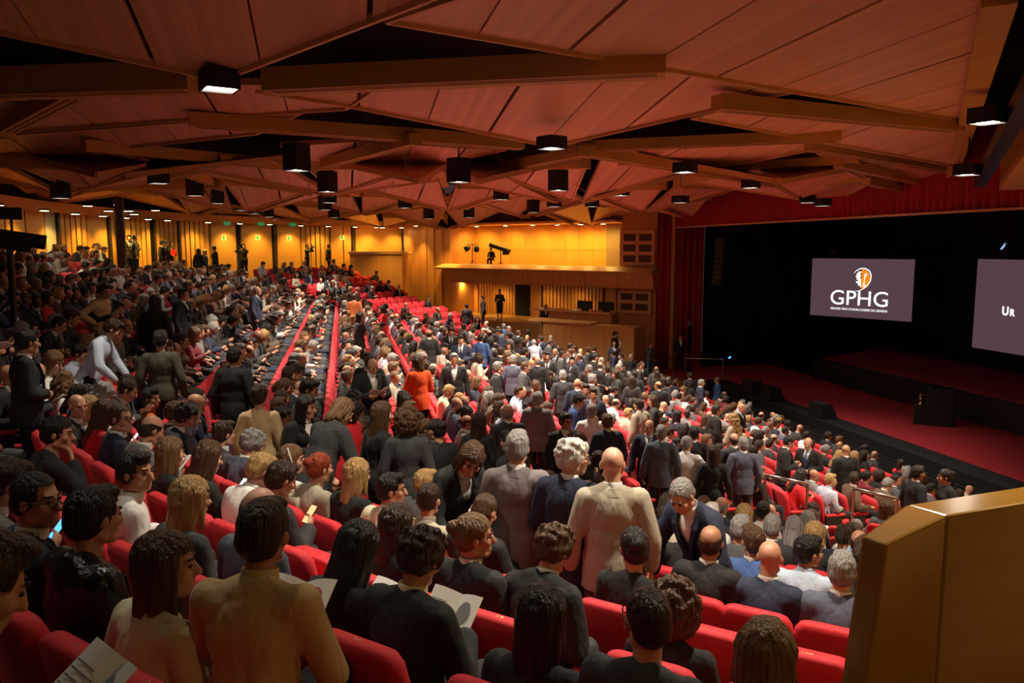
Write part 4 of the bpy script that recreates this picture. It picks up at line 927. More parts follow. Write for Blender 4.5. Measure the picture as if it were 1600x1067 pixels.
# seated people the photograph shows large: row of the near block (0 = nearest the lens), head column in px
# (row, px, pose, hair, hair colour, skin, top, colour, bottom colour, glasses, dz, label)
HERO = [
 (1, 425, 'sit_tall', 'short', 'dark brown', 2, 'shirt', 'tan', 'charcoal', 0, .10, 'seated person in a tan shirt seen from behind, large in the lower left'),
 (1, 262, 'fsit_r', 'long', 'brown', 1, 'top', 'cream', 'dark grey', 0, -.06, 'seated person in a cream blouse looking right, left of the tan shirt'),
 (1, 150, 'sit', 'short', 'black', 1, 'leather', 'black', 'charcoal', 0, .02, 'seated person in a black leather jacket beyond the cream blouse'),
 (1, 55, 'sit_r', 'crop', 'black', 1, 'jacket', 'navy', 'navy', 1, .0, 'seated person in dark-rimmed glasses and navy jacket in profile at left'),
 (2, 1190, 'fsit', 'bob', 'light brown', 0, 'top', 'black', 'black', 0, -.03, 'seated person in a low-necked black dress seen from behind at bottom right'),
 (2, 1330, 'sit', 'short', 'grey', 1, 'jacket', 'charcoal', 'charcoal', 0, -.06, 'seated person in charcoal cut off by the bottom edge beside the golden parapet'),
 (2, 1008, 'sit_l', 'crop', 'dark brown', 1, 'top', 'charcoal', 'black', 1, .0, 'seated person in glasses and a dark high collar, bottom right of centre'),
 (2, 850, 'fsit', 'long', 'black', 1, 'top', 'black', 'black', 0, -.10, 'seated person in all black with head down, bottom centre'),
 (2, 665, 'sit_read', 'wavy', 'dark brown', 1, 'jacket', 'black', 'black', 0, .0, 'seated person in a black jacket and cream collar reading, bottom centre'),
 (2, 562, 'fsit_read', 'long', 'black', 0, 'top', 'black', 'black', 0, -.05, 'seated person in black bent over white pages right of the tan shirt'),
 (2, 412, 'sit', 'fringe', 'grey', 0, 'shirt', 'blue-grey', 'dark grey', 1, .02, 'seated person in glasses and grey-blue shirt ahead of the tan shirt'),
 (2, 300, 'fsit', 'midlong', 'blond', 0, 'top', 'charcoal', 'charcoal', 0, -.05, 'seated person in a dark sparkling top, left of the grey-blue shirt'),
 (2, 214, 'sit_r', 'short', 'black', 1, 'shirt', 'white', 'charcoal', 0, .0, 'seated person in a white shirt looking right, second row at left'),
 (2, 90, 'fsit_chin', 'bun', 'black', 1, 'top', 'black', 'black', 0, .0, 'seated person in black with one hand raised to the chin, upper left foreground'),
 (3, 1055, 'fsit', 'curly', 'brown', 0, 'top', 'black', 'black', 0, -.12, 'seated person in black right beside the dark high collar'),
 (4, 990, 'fsit_l', 'bun', 'black', 1, 'top', 'black', 'black', 0, .0, 'seated person in black directly below the standing beige jacket'),
 (3, 864, 'sit_fwd', 'wavy', 'brown', 1, 'jacket', 'black', 'charcoal', 0, .0, 'seated person in black leaning forward below the standing navy jacket'),
 (3, 738, 'sit_r', 'bun', 'light brown', 1, 'jacket', 'black', 'black', 0, .0, 'seated person in a black jacket looking down to the right, below the mauve jacket'),
 (3, 618, 'fsit', 'midlong', 'dark brown', 1, 'top', 'black', 'black', 0, -.06, 'seated person in black seen from behind, below the two pale shirts'),
 (3, 440, 'sit_phone', 'short', 'dark brown', 1, 'jacket', 'charcoal', 'charcoal', 0, .0, 'seated person in a charcoal jacket holding a lit phone, left of centre'),
 (3, 325, 'fsit_phone', 'long', 'brown', 0, 'top', 'black', 'black', 0, .0, 'seated person in a sleeveless black top holding up a phone at left'),
 (3, 268, 'fsit', 'long', 'light brown', 0, 'top', 'black', 'black', 0, -.08, 'seated person in black seen from behind, left of the sleeveless black top'),
 (3, 165, 'fsit_phone', 'long', 'brown', 0, 'top', 'red', 'black', 0, .0, 'seated person in a red top seen from behind at left'),
 (3, 118, 'sit_phone', 'short', 'dark brown', 1, 'jacket', 'charcoal', 'charcoal', 0, .0, 'seated person in a grey jacket looking at a phone, left of the red top'),
 (3, 70, 'fsit', 'ponytail', 'brown', 0, 'top', 'black', 'black', 0, .0, 'seated person in black with head bowed near the left edge'),
 (3, 22, 'fsit', 'ponytail', 'light brown', 0, 'top', 'black', 'black', 0, -.03, 'leftmost seated person in black, cut by the left edge'),
 (4, 755, 'sit_read', 'crop', 'brown', 1, 'jacket', 'black', 'black', 0, .0, 'seated person in black reading in front of the standing mauve jacket'),
 (4, 655, 'sit', 'crop', 'dark brown', 1, 'shirt', 'beige', 'charcoal', 0, .0, 'seated person in a pale beige shirt seen from behind, centre left'),
 (4, 612, 'sit_r', 'short', 'black', 1, 'shirt', 'cream', 'charcoal', 0, .0, 'seated person in a white shirt turning right, beside the beige shirt'),
 (4, 560, 'fsit', 'midlong', 'blond', 0, 'top', 'black', 'black', 0, .04, 'seated person in a black top left of the white shirt'),
 (4, 490, 'fsit', 'bun', 'red', 0, 'top', 'beige', 'black', 0, .0, 'seated person holding a pale printed bag at the shoulder, centre left'),
 (4, 395, 'sit_read', 'wavy', 'grey', 0, 'jacket', 'blue-grey', 'charcoal', 1, .0, 'seated person in glasses and slate suit reading white paper, left of centre'),
 (4, 275, 'sit', 'short', 'brown', 1, 'jacket', 'dark grey', 'charcoal', 0, .0, 'seated person in a grey jacket right of the orange shirt'),
 (4, 236, 'sit_r', 'short', 'black', 2, 'shirt', 'rust', 'charcoal', 0, .0, 'seated person in an orange shirt looking right, at left'),
 (4, 455, 'fsit_r', 'bob', 'light brown', 0, 'top', 'white', 'black', 0, .0, 'seated person in a white top left of the pale printed bag'),
 (5, 1108, 'sit', 'fringe', 'dark brown', 2, 'jacket', 'black', 'black', 0, .03, 'seated person in a black jacket below the bent standing navy suit'),
 (5, 1200, 'sit', 'bald', 'grey', 1, 'jacket', 'navy', 'navy', 0, -.0, 'seated person in a navy suit leaning left, right of centre'),
 (6, 1178, 'sit_l', 'short', 'brown', 1, 'jacket', 'blue', 'navy', 0, .0, 'seated person in a bright blue suit ahead of the navy suit'),
 (5, 1316, 'sit', 'short', 'grey', 0, 'jacket', 'blue-grey', 'navy', 0, .0, 'seated person in a slate suit seen from behind, beside the parapet'),
 (6, 1358, 'sit', 'bald', 'grey', 1, 'top', 'charcoal', 'black', 0, .0, 'seated person in a dark sweater at the edge of the golden parapet'),
 (6, 1250, 'sit_r', 'short', 'black', 1, 'shirt', 'pale blue', 'charcoal', 0, .0, 'seated person in a pale blue shirt turning right, right block'),
 (6, 1285, 'fsit', 'long', 'dark brown', 1, 'top', 'black', 'black', 0, .0, 'seated person in black between pale blue shirt and dark sweater'),
 (8, 1112, 'sit', 'short', 'white', 0, 'shirt', 'white', 'charcoal', 0, .0, 'seated person in a white shirt in the lit right block'),
 (7, 1160, 'fsit', 'short', 'grey', 0, 'top', 'dark grey', 'charcoal', 0, .0, 'seated person in a patterned grey top in the lit right block'),
 (8, 1205, 'sit', 'short', 'grey', 0, 'jacket', 'charcoal', 'charcoal', 0, .0, 'seated person in a dark jacket left of a black dress, right block'),
 (8, 1225, 'fsit', 'bob', 'blond', 0, 'top', 'black', 'black', 0, .0, 'seated person in a black dress in the lit right block'),
 (8, 1290, 'sit', 'fringe', 'dark brown', 1, 'jacket', 'black', 'black', 0, .0, 'seated person in a black suit and white collar near the parapet top'),
 (9, 1165, 'fsit', 'midlong', 'blond', 0, 'top', 'charcoal', 'black', 0, .0, 'seated person in a charcoal top at the back of the right block')]
EMPTY_NEAR = [(2, 760), (2, 1110), (3, 1170), (3, 1280), (4, 800), (4, 880), (4, 960), (3, 545), (4, 1130), (4, 1225), (4, 1330), (5, 1000), (5, 1290), (3, 800), (4, 1050), (4, 1000), (5, 1060), (5, 1140), (4, 700)]
hero_at = {}
for h in HERO: hero_at.setdefault(h[0], []).append(h)
def near_angle(r, px, hl=(0, .06, 1.2), dz=0., fwd=0.):
    """angle on the near-block row whose seated head falls in column px"""
    ar = (R_(-178), R_(-100)); best = None
    lo, hi = None, None
    for a in np.arange(ar[0], ar[1], .002):
        P = side_pt('near', r, a, fl_side(r) + hl[2] + dz); d = (CN - P[:2]) / r; P[:2] += d * (hl[1] + fwd) + np.array([d[1], -d[0]]) * hl[0]
        if (P - CAMP) @ FW < .6: continue
        x = proj(P)[0]; e = abs(x - px)
        if best is None or e < best[0]: best = (e, a)
    return best[1]
for k, r in enumerate(RS):
    ar = arc_range(r)
    if not ar: continue
    z = fl_side(r)
    hv = [(near_angle(r, h[1], skeleton(POSES[h[2]])['head'], h[10], .10 if h[10] > .05 else 0.), h) for h in hero_at.get(k, [])]
    hv.sort(key=lambda t: t[0]); kept = []
    for a, h in hv:
        if kept and (a - kept[-1][0]) * r < .41: a = kept[-1][0] + .41 / r
        kept.append((a, h))
    vals = [a * r for a, h in kept]
    pos = free_fill(vals, ar[0] * r + .35, ar[1] * r - .1, PSEAT) if vals else free_fill([], ar[0] * r + .35, ar[1] * r - .1, PSEAT)
    # rows are clipped to what the walls allow; heroes always keep their seat
    for n, s in enumerate(pos):
        a = s / r; P = side_pt('near', r, a, z); hero = None
        for aa, h in kept:
            if abs(aa * r - s) < 1e-6: hero = h
        d = np.array([CN[0] - P[0], CN[1] - P[1]]); d /= np.linalg.norm(d)
        SEATS.append(dict(block='near', row=k, n=n, P=P, d=d, hero=hero))
    for n, s in enumerate(free_fill([], ar[0] * r + .35, ar[1] * r - .1, PSEAT)):
        P = side_pt('far', r, s / r, z); d = np.array([CF[0] - P[0], CF[1] - P[1]]); d /= np.linalg.norm(d)
        if ((P[:2] - WO) @ WNN) < 1.9: continue
        SEATS.append(dict(block='far', row=k, n=n, P=P, d=d, hero=None))
for k, x in enumerate(XC):
    y0, y1 = y_aisle(x) + .75, 2 * YC - y_aisle(x) - .75; n = int((y1 - y0) / PSEAT); o = (y1 - y0 - n * PSEAT) / 2
    for i in range(n):
        y = y0 + o + PSEAT * (i + .5); SEATS.append(dict(block='centre', row=k, n=i, P=np.array([x, y, fl_mid(x)]), d=np.array([1., 0]), hero=None))
# keep what the frame can show
def seen(P, hh, m=60):
    q = np.array(P) + np.array([0, 0, hh])
    if (q - CAMP) @ FW < .7: return None
    x, y, z = proj(q); return (x, y, z) if -m < x < 1600 + m and y < 1067 + 6 * m / max(z / 4, .5) else None
S2 = []
for s in SEATS:
    v = seen(s['P'], .9, 90)
    if v is None: continue
    if s['block'] != 'near' and 168 < v[0] < 335 and v[1] < 424: continue   # open cross aisle along the slatted wall
    if v[0] > 1390 and v[1] > 860: continue                      # behind the parapet
    s['px'], s['py'], s['z'] = v; S2.append(s)
SEATS = S2
ORD = lambda n: f'{n}{"th" if 10 <= n % 100 <= 20 else {1: "st", 2: "nd", 3: "rd"}.get(n % 10, "th")}'
# ------------------------------------------------------------------ pose library
HAIR = make_hair(); VAR = {k: make_variant(p) for k, p in POSES.items()}
GLASSES, EYE = make_glasses(), make_eye()
LOW = {}
def low(me, tris):
    k = (me.name_full, tris)
    if k not in LOW: LOW[k] = decim(me.copy(), me.name + '_far', tris)
    return LOW[k]
DARKB = ['black', 'charcoal', 'navy', 'dark grey']
def pieces(p):
    """(name, mesh, material, in head space) for one person"""
    V = VAR[p['pose']]; t, c = p['top'], p['col']; out = []
    if t == 'jacket':
        sh = p.get('shirt', 'white'); out += [('shirt', V['shirt'], M_CLOTH[sh], 0), ('collar', V['collar'], M_CLOTH[sh], 0), ('jacket', V['jacket'], M_CLOTH[c], 0), ('lapel', V['lapel'], M_CLOTH[c], 0)]
        if p.get('tie'): out.append(('tie', V['tie'], M_CLOTH[p['tie']], 0))
    elif t == 'leather': out += [('jacket', V['jacket'], M_LEATHER, 0), ('shirt', V['shirt'], M_CLOTH['charcoal'], 0), ('lapel', V['lapel'], M_LEATHER, 0)]
    elif t == 'shirt': out += [('shirt', V['top'], M_CLOTH[c], 0), ('collar', V['collar'], M_CLOTH[c], 0)]
    else: out += [('top', V['top'], M_CLOTH[c], 0)]
    b = p.get('bottom', 'charcoal')
    if 'skirt' in V and p.get('skirt'): out.append(('skirt', V['skirt'], M_CLOTH[b], 0))
    else: out.append(('trousers', V['trousers'], M_CLOTH[b], 0))
    out += [('shoe', V['shoeR'], M_SHOE, 0), ('shoe', V['shoeL'], M_SHOE, 0)]
    if p['hair'] != 'bald': out.append(('hair', HAIR[p['hair']], M_HAIR[p['hcol']], 1))
    if p.get('glasses'): out.append(('glasses', GLASSES, M_GLASSF, 1))
    return out
def person(p):
    b = obj('person', VAR[p['pose']]['body'], M_SKIN[p['skin']], loc=p['P'], rz=p['rz']); s = p.get('scale', 1.); b.scale = (s, s, s)
    tag(b, p['label'], 'person', p.get('group'))
    HM = VAR[p['pose']]['HM']
    kid = {}
    for nm, me, m, inh in pieces(p):
        o = obj(nm, me, m, kid.get({'lapel': 'jacket', 'collar': 'shirt', 'tie': 'shirt'}.get(nm), b)); kid[nm] = o
        if inh: o.matrix_local = HM
    if p.get('z', 99) < 16 and p.get('face', True):
        for sx in (-1, 1):
            o = obj('eye', EYE, M_EYE, b); o.matrix_local = HM @ Matrix.Translation((.031 * sx, .086, .003))
            if p['hair'] != 'bald': o = obj('eyebrow', HAIR['_browR' if sx > 0 else '_browL'], M_HAIR[p['hcol']], b); o.matrix_local = HM
    return b
PEOPLE = []
def add(**k): PEOPLE.append(k); return k
# ---- standing people (head centre px, py, facing, pose, hair, hair colour, skin, top, colour, bottom, label)
STAND = [
 (808, 717, 'B', 'st', 'short', 'grey', 0, 'jacket', 'mauve grey', 'charcoal', 'standing person in a mauve grey jacket seen from behind, centre'),
 (893, 726, 'BR', 'st_r', 'wavy', 'white', 0, 'jacket', 'navy', 'black', 'standing person in glasses and dark navy jacket turned right, centre'),
 (957, 738, 'B', 'st', 'bald', 'grey', 0, 'jacket', 'beige', 'brown', 'standing person in a long beige jacket seen from behind, right of the navy jacket'),
 (1062, 742, 'FL', 'st_lean', 'crop', 'grey', 1, 'jacket', 'navy', 'charcoal', 'person in an open navy suit bending down with a programme, right of the beige jacket'),
 (735, 758, 'FR', 'fst_lean', 'midlong', 'brown', 1, 'jacket', 'black', 'black', 'person in a dark coat bending forward left of the mauve jacket'),
 (290, 568, 'B', 'st', 'short', 'black', 1, 'top', 'olive', 'olive', 'standing person in an olive sweater seen from behind, left aisle'),
 (365, 578, 'B', 'st', 'short', 'black', 1, 'jacket', 'black', 'black', 'standing person in a black suit seen from behind beside the olive sweater'),
 (428, 612, 'R', 'st_hold', 'short', 'black', 1, 'jacket', 'olive', 'olive', 'standing person in a dark green-grey suit in profile holding paper'),
 (405, 620, 'B', 'fst', 'bun', 'dark brown', 1, 'top', 'tan', 'black', 'standing person in a bare-backed tan dress beside the green-grey suit'),
 (478, 637, 'FR', 'fst_hold', 'long', 'black', 1, 'jacket', 'black', 'black', 'standing person in a black cardigan over blue facing the aisle'),
 (532, 662, 'BR', 'fst_lean', 'bob', 'light brown', 0, 'jacket', 'charcoal', 'black', 'standing person in a charcoal jacket bending beside the red jacket'),
 (540, 642, 'L', 'fst_point', 'curly', 'black', 1, 'jacket', 'red', 'black', 'standing person in a red jacket stretching an arm to the left'),
 (597, 668, 'BR', 'fst', 'long', 'brown', 0, 'top', 'black', 'black', 'standing person in a black lace top seen from behind'),
 (638, 676, 'B', 'fst', 'curly', 'brown', 0, 'top', 'charcoal', 'black', 'standing person in dark grey with a pale shoulder strap'),
 (683, 672, 'BL', 'fst_hold', 'bun', 'black', 1, 'top', 'black', 'black', 'standing person in a black sweater turned left, centre'),
 (748, 660, 'B', 'fst', 'long', 'dark brown', 0, 'top', 'black', 'black', 'standing person in a long black dress with a red shoulder bag'),
 (795, 690, 'BL', 'st', 'short', 'black', 1, 'jacket', 'black', 'black', 'standing person in a black suit behind the mauve jacket'),
 (836, 664, 'B', 'st', 'fringe', 'grey', 1, 'jacket', 'charcoal', 'charcoal', 'standing person in a charcoal suit above the navy jacket'),
 (878, 668, 'FR', 'st', 'short', 'black', 2, 'jacket', 'black', 'black', 'standing person in a black suit and striped tie facing the camera side'),
 (906, 692, 'BR', 'fst_hold', 'long', 'brown', 0, 'top', 'black', 'black', 'standing person in black behind the navy jacket shoulder'),
 (962, 672, 'B', 'st', 'short', 'brown', 1, 'jacket', 'navy', 'navy', 'standing person in a navy suit above the beige jacket'),
 (1012, 682, 'B', 'st', 'short', 'grey', 1, 'jacket', 'blue-grey', 'navy', 'standing person in a slate blue suit right of the navy suit'),
 (975, 668, 'F', 'st', 'fringe', 'dark brown', 1, 'jacket', 'navy', 'navy', 'standing person in a dark blue suit facing us above the beige jacket'),
 (1072, 694, 'B', 'st_hip', 'short', 'grey', 1, 'shirt', 'white', 'charcoal', 'standing person in a white shirt with a hand on the hip'),
 (1115, 708, 'B', 'fst', 'long', 'dark brown', 1, 'top', 'black', 'black', 'standing person in a black dress left of the slate blue jacket at right'),
 (1176, 706, 'B', 'st', 'short', 'grey', 1, 'jacket', 'blue-grey', 'charcoal', 'standing person in a long blue-grey jacket holding paper, right block'),
 (1224, 697, 'R', 'st_hold', 'short', 'black', 1, 'jacket', 'black', 'black', 'standing person in a black suit in profile, right block'),
 (1270, 701, 'FL', 'st_clasp', 'fringe', 'grey', 1, 'jacket', 'black', 'black', 'standing person in a dinner jacket and white shirt facing us'),
 (1317, 710, 'B', 'st_r', 'bald', 'grey', 1, 'jacket', 'black', 'black', 'standing person in a black suit seen from behind right of the dinner jacket'),
 (1434, 723, 'R', 'st', 'short', 'black', 2, 'jacket', 'black', 'black', 'tall standing person in a dark suit in profile above the parapet'),
 (1477, 740, 'L', 'fst', 'bun', 'black', 1, 'top', 'black', 'black', 'standing person in black turned left at the far right'),
 (1136, 652, 'R', 'st', 'short', 'dark brown', 1, 'jacket', 'black', 'black', 'standing person in a black suit near the front rows, facing right'),
 (1156, 643, 'FR', 'st_clasp', 'bald', 'grey', 1, 'jacket', 'black', 'black', 'standing person in a black jacket and open white shirt near the front rows'),
 (1150, 662, 'BL', 'fst_hold', 'longwavy', 'blond', 0, 'top', 'beige', 'black', 'standing person in a beige patterned jacket near the front rows'),
 (1068, 683, 'B', 'st', 'short', 'black', 1, 'jacket', 'black', 'black', 'standing person in black left of the white shirt'),
 (1110, 688, 'B', 'st', 'fringe', 'dark brown', 1, 'jacket', 'charcoal', 'black', 'standing person in charcoal beside the black dress'),
 (690, 582, 'BL', 'fst_hold', 'bob', 'brown', 0, 'jacket', 'orange', 'black', 'standing person in a bright orange coat with a dark bag'),
 (585, 582, 'FR', 'st_hold', 'bald', 'grey', 1, 'jacket', 'black', 'black', 'left standing person of the black-suited group left of the orange coat'),
 (597, 575, 'F', 'st', 'short', 'dark brown', 1, 'jacket', 'black', 'black', 'standing person in a black suit and white shirt inside the suited group'),
 (612, 584, 'B', 'st_clasp', 'short', 'black', 1, 'jacket', 'black', 'black', 'standing person in a black suit seen from behind in the suited group'),
 (640, 567, 'R', 'st_hold', 'short', 'grey', 1, 'jacket', 'navy', 'navy', 'standing person in a navy suit right of the black-suited group'),
 (739, 541, 'F', 'st_clasp', 'short', 'black', 1, 'jacket', 'navy', 'navy', 'standing person in a navy suit with clasped hands facing us'),
 (777, 560, 'F', 'fst_hold', 'longwavy', 'brown', 0, 'top', 'burgundy', 'black', 'standing person in a dark red patterned dress'),
 (791, 562, 'B', 'fst', 'midlong', 'blond', 0, 'top', 'pink', 'black', 'standing person in a bright pink jacket'),
 (803, 569, 'B', 'st', 'short', 'grey', 0, 'jacket', 'blue-grey', 'navy', 'standing person in a pale slate jacket beside the pink jacket'),
 (791, 524, 'L', 'st_hold', 'short', 'black', 1, 'jacket', 'navy', 'navy', 'standing person in a navy suit in profile at mid hall'),
 (780, 512, 'B', 'st', 'short', 'grey', 0, 'jacket', 'blue', 'navy', 'standing person in a blue suit at mid hall'),
 (770, 538, 'B', 'st', 'short', 'dark brown', 1, 'jacket', 'blue', 'charcoal', 'standing person in a bright blue jacket left of the pale blue shirt'),
 (655, 524, 'B', 'st_clasp', 'fringe', 'dark brown', 1, 'jacket', 'black', 'black', 'standing person in a black suit by the far aisle'),
 (600, 488, 'L', 'fst_hold', 'long', 'dark brown', 0, 'jacket', 'red', 'black', 'standing person in a red jacket by the far aisle'),
 (556, 500, 'R', 'fst', 'long', 'black', 1, 'jacket', 'charcoal', 'black', 'standing person in charcoal left of the red jacket by the far aisle'),
 (540, 466, 'B', 'st', 'short', 'dark brown', 1, 'jacket', 'rust', 'black', 'standing person in a rust checked jacket on the far steps'),
 (734, 484, 'B', 'st', 'short', 'black', 1, 'jacket', 'charcoal', 'black', 'standing person in charcoal among the far empty seats'),
 (400, 460, 'R', 'st', 'fringe', 'grey', 1, 'jacket', 'navy', 'navy', 'standing person in a navy suit on the left steps'),
 (416, 463, 'L', 'st_hold', 'short', 'white', 0, 'jacket', 'dark grey', 'charcoal', 'standing person in a grey suit beside the navy suit on the left steps'),
 (320, 384, 'R', 'st', 'short', 'white', 0, 'jacket', 'blue-grey', 'navy', 'standing person in slate with a blue collar at the rear cross aisle'),
 (334, 388, 'L', 'st', 'short', 'black', 1, 'jacket', 'black', 'black', 'standing person in black beside the slate jacket at the rear'),
 (380, 372, 'F', 'st_cam', 'short', 'black', 1, 'top', 'black', 'black', 'standing photographer in black with raised camera before the rear doors'),
 (480, 374, 'R', 'st_cam', 'short', 'black', 1, 'top', 'charcoal', 'black', 'standing person in charcoal raising a camera near the right rear doors'),
 (514, 378, 'R', 'st', 'short', 'black', 1, 'jacket', 'black', 'black', 'standing person in a black suit against the golden right rear door'),
 (262, 379, 'R', 'st', 'short', 'black', 1, 'jacket', 'black', 'black', 'standing person in black, third in the queue along the slatted wall'),
 (246, 371, 'R', 'st', 'short', 'black', 1, 'jacket', 'black', 'black', 'standing person in black, second in the queue along the slatted wall'),
 (282, 385, 'R', 'fst_hold', 'long', 'black', 1, 'jacket', 'black', 'black', 'standing person in black with a red folder, last in the queue'),
 (206, 372, 'FR', 'st', 'short', 'black', 1, 'jacket', 'charcoal', 'black', 'standing person in a dark suit just right of the dark column'),
 (215, 371, 'F', 'st', 'short', 'grey', 1, 'jacket', 'blue-grey', 'black', 'standing person in slate and pale shirt right of the dark column'),
 (226, 374, 'R', 'fst_hold', 'bun', 'black', 1, 'jacket', 'black', 'black', 'first standing person in black of the queue by the slatted wall'),
 (180, 370, 'R', 'st_hold', 'short', 'black', 1, 'top', 'black', 'beige', 'standing person in black top and beige trousers left of the dark column'),
 (310, 375, 'B', 'fst', 'long', 'black', 1, 'jacket', 'black', 'black', 'standing person in black before the rear doors left of the photographer'),
 (160, 464, 'R', 'st_hip', 'short', 'dark brown', 1, 'shirt', 'tan', 'dark grey', 'standing person in a tan shirt leaning in the dark left block'),
 (185, 468, 'R', 'st_hold', 'short', 'black', 1, 'jacket', 'black', 'black', 'standing person in black right of the tan shirt in the left block'),
 (207, 474, 'B', 'fst', 'long', 'black', 1, 'jacket', 'black', 'black', 'standing person in black holding a pale bag in the left block'),
 (322, 476, 'R', 'st', 'short', 'black', 1, 'jacket', 'black', 'black', 'standing person in a black suit among the left seats'),
 (20, 512, 'R', 'st_hold', 'short', 'black', 1, 'jacket', 'black', 'black', 'standing person in black at the left edge'),
 (90, 560, 'BR', 'st_clasp', 'short', 'black', 1, 'jacket', 'black', 'black', 'standing person in black in front of the dark left block'),
 (150, 520, 'R', 'st_lean', 'short', 'dark brown', 1, 'shirt', 'pale blue', 'black', 'standing person in a pale blue shirt bending in the left block'),
 (1016, 540, 'FR', 'st_chin', 'short', 'brown', 1, 'top', 'dark grey', 'blue', 'standing person in a grey shirt and jeans at the stage corner'),
 (986, 549, 'B', 'st', 'short', 'white', 0, 'jacket', 'dark grey', 'black', 'standing person in grey left of the jeans at the stage corner'),
 (970, 560, 'L', 'st', 'short', 'dark brown', 1, 'jacket', 'navy', 'black', 'standing person in a dark suit on the wooden stage steps'),
 (954, 522, 'R', 'st', 'short', 'black', 1, 'jacket', 'black', 'black', 'standing person in a black suit by the far stage wall'),
 (966, 524, 'L', 'fst', 'bun', 'black', 1, 'top', 'cream', 'black', 'standing person in a cream dress by the far stage wall'),
 (960, 538, 'F', 'st', 'bald', 'grey', 1, 'jacket', 'blue-grey', 'black', 'standing person in slate before the cream dress'),
 (994, 592, 'B', 'st', 'short', 'black', 1, 'jacket', 'black', 'black', 'standing person in a black suit below the stage steps'),
 (984, 600, 'B', 'fst', 'long', 'dark brown', 1, 'top', 'charcoal', 'black', 'standing person in charcoal left of the black suit below the stage steps'),
 (1082, 600, 'R', 'st', 'short', 'grey', 1, 'jacket', 'navy', 'navy', 'standing person in a navy suit and white shirt at the near end of the barrier'),
 (1092, 594, 'B', 'st', 'wavy', 'dark brown', 1, 'jacket', 'charcoal', 'black', 'standing person in charcoal behind the navy suit at the barrier'),
 (1106, 594, 'L', 'st', 'crop', 'grey', 1, 'jacket', 'blue', 'navy', 'standing person in a blue jacket at the barrier'),
 (784, 461, 'F', 'fst_hold', 'short', 'black', 1, 'top', 'black', 'black', 'standing person in a black dress under the balcony'),
 (858, 485, 'F', 'fst', 'long', 'black', 1, 'jacket', 'black', 'black', 'standing person in black before the wooden counter'),
 (1062, 528, 'F', 'st', 'short', 'black', 1, 'jacket', 'black', 'black', 'standing person in black before the red curtain'),
 (1075, 524, 'F', 'fst', 'long', 'light brown', 0, 'top', 'black', 'black', 'standing person in black right of the one before the curtain'),
 (880, 594, 'B', 'st', 'short', 'grey', 0, 'jacket', 'charcoal', 'black', 'standing person in charcoal in the crowd before the stage corner'),
 (915, 560, 'R', 'st', 'short', 'black', 1, 'jacket', 'black', 'black', 'standing person in black facing right in the far crowd'),
 (858, 574, 'B', 'st', 'fringe', 'grey', 1, 'jacket', 'black', 'black', 'standing person in black with bare crown in the far crowd'),
 (870, 565, 'F', 'st', 'short', 'black', 1, 'jacket', 'charcoal', 'black', 'standing person in charcoal facing us in the far crowd'),
 (896, 612, 'F', 'st', 'short', 'dark brown', 1, 'jacket', 'navy', 'navy', 'standing person in navy facing us in the far crowd'),
 (914, 610, 'B', 'st', 'bald', 'grey', 1, 'jacket', 'navy', 'navy', 'standing person in navy seen from behind in the far crowd'),
 (938, 602, 'BR', 'st', 'short', 'grey', 1, 'jacket', 'dark grey', 'black', 'standing person in dark grey at the edge of the far crowd'),
 (926, 640, 'R', 'st_hold', 'short', 'black', 1, 'jacket', 'blue', 'navy', 'standing person in a vivid blue jacket reaching right'),
 (950, 628, 'F', 'st', 'short', 'dark brown', 1, 'jacket', 'navy', 'navy', 'standing person in a dark navy jacket opposite the vivid blue jacket'),
 (890, 645, 'B', 'st', 'short', 'grey', 0, 'shirt', 'white', 'dark grey', 'standing person in a light grey shirt seen from behind in the far crowd'),
 (862, 638, 'B', 'st', 'short', 'grey', 0, 'jacket', 'grey', 'charcoal', 'standing person in a light grey jacket left of the grey shirt'),
 (998, 640, 'BL', 'st', 'short', 'dark brown', 1, 'jacket', 'beige', 'black', 'standing person in a beige jacket above the slate blue suit'),
 (835, 556, 'F', 'fst', 'bun', 'black', 1, 'top', 'cream', 'black', 'standing person in a cream dress in the far crowd'),
 (820, 534, 'B', 'st_lean', 'short', 'grey', 0, 'shirt', 'pale blue', 'charcoal', 'person in a pale blue shirt bending over the far seats'),
 (755, 470, 'L', 'st', 'short', 'dark brown', 1, 'jacket', 'charcoal', 'black', 'standing person in charcoal near the landing under the balcony')]
FACE = {'B': 0, 'F': 180, 'R': 90, 'L': -90, 'BR': 40, 'BL': -40, 'FR': 140, 'FL': -140}
def fc_word(f): return {'B': 'back turned', 'F': 'facing the camera', 'R': 'facing the stage', 'L': 'facing the rear', 'BR': 'half turned to the stage', 'FL': 'half facing the camera'}[f]
def hit(px, py, hh, t0=2.0):
    d = ray(px, py)
    for t in np.arange(t0, 62, .03):
        P = CAMP + d * t
        z = floor_at(P[0], P[1])
        if P[0] > 15.6: z = STAGE_Z
        if P[2] < z + hh: return P, t
        if ((P[:2] - WO) @ WNN) < -1.6 and P[1] > 30: return P, t
        if P[1] > 27 and np.hypot(P[0] - CF[0], P[1] - CF[1]) > RW - 1.0 and P[0] < 9: return P, t
    return P, t
SPOTS = []
DEPTH = {(808, 717): 6.3, (893, 726): 5.6, (957, 738): 5.7, (1062, 742): 5.3, (735, 758): 6.1, (290, 568): 10.3, (365, 578): 10.3, (1477, 740): 13.5, (1434, 723): 13.2}
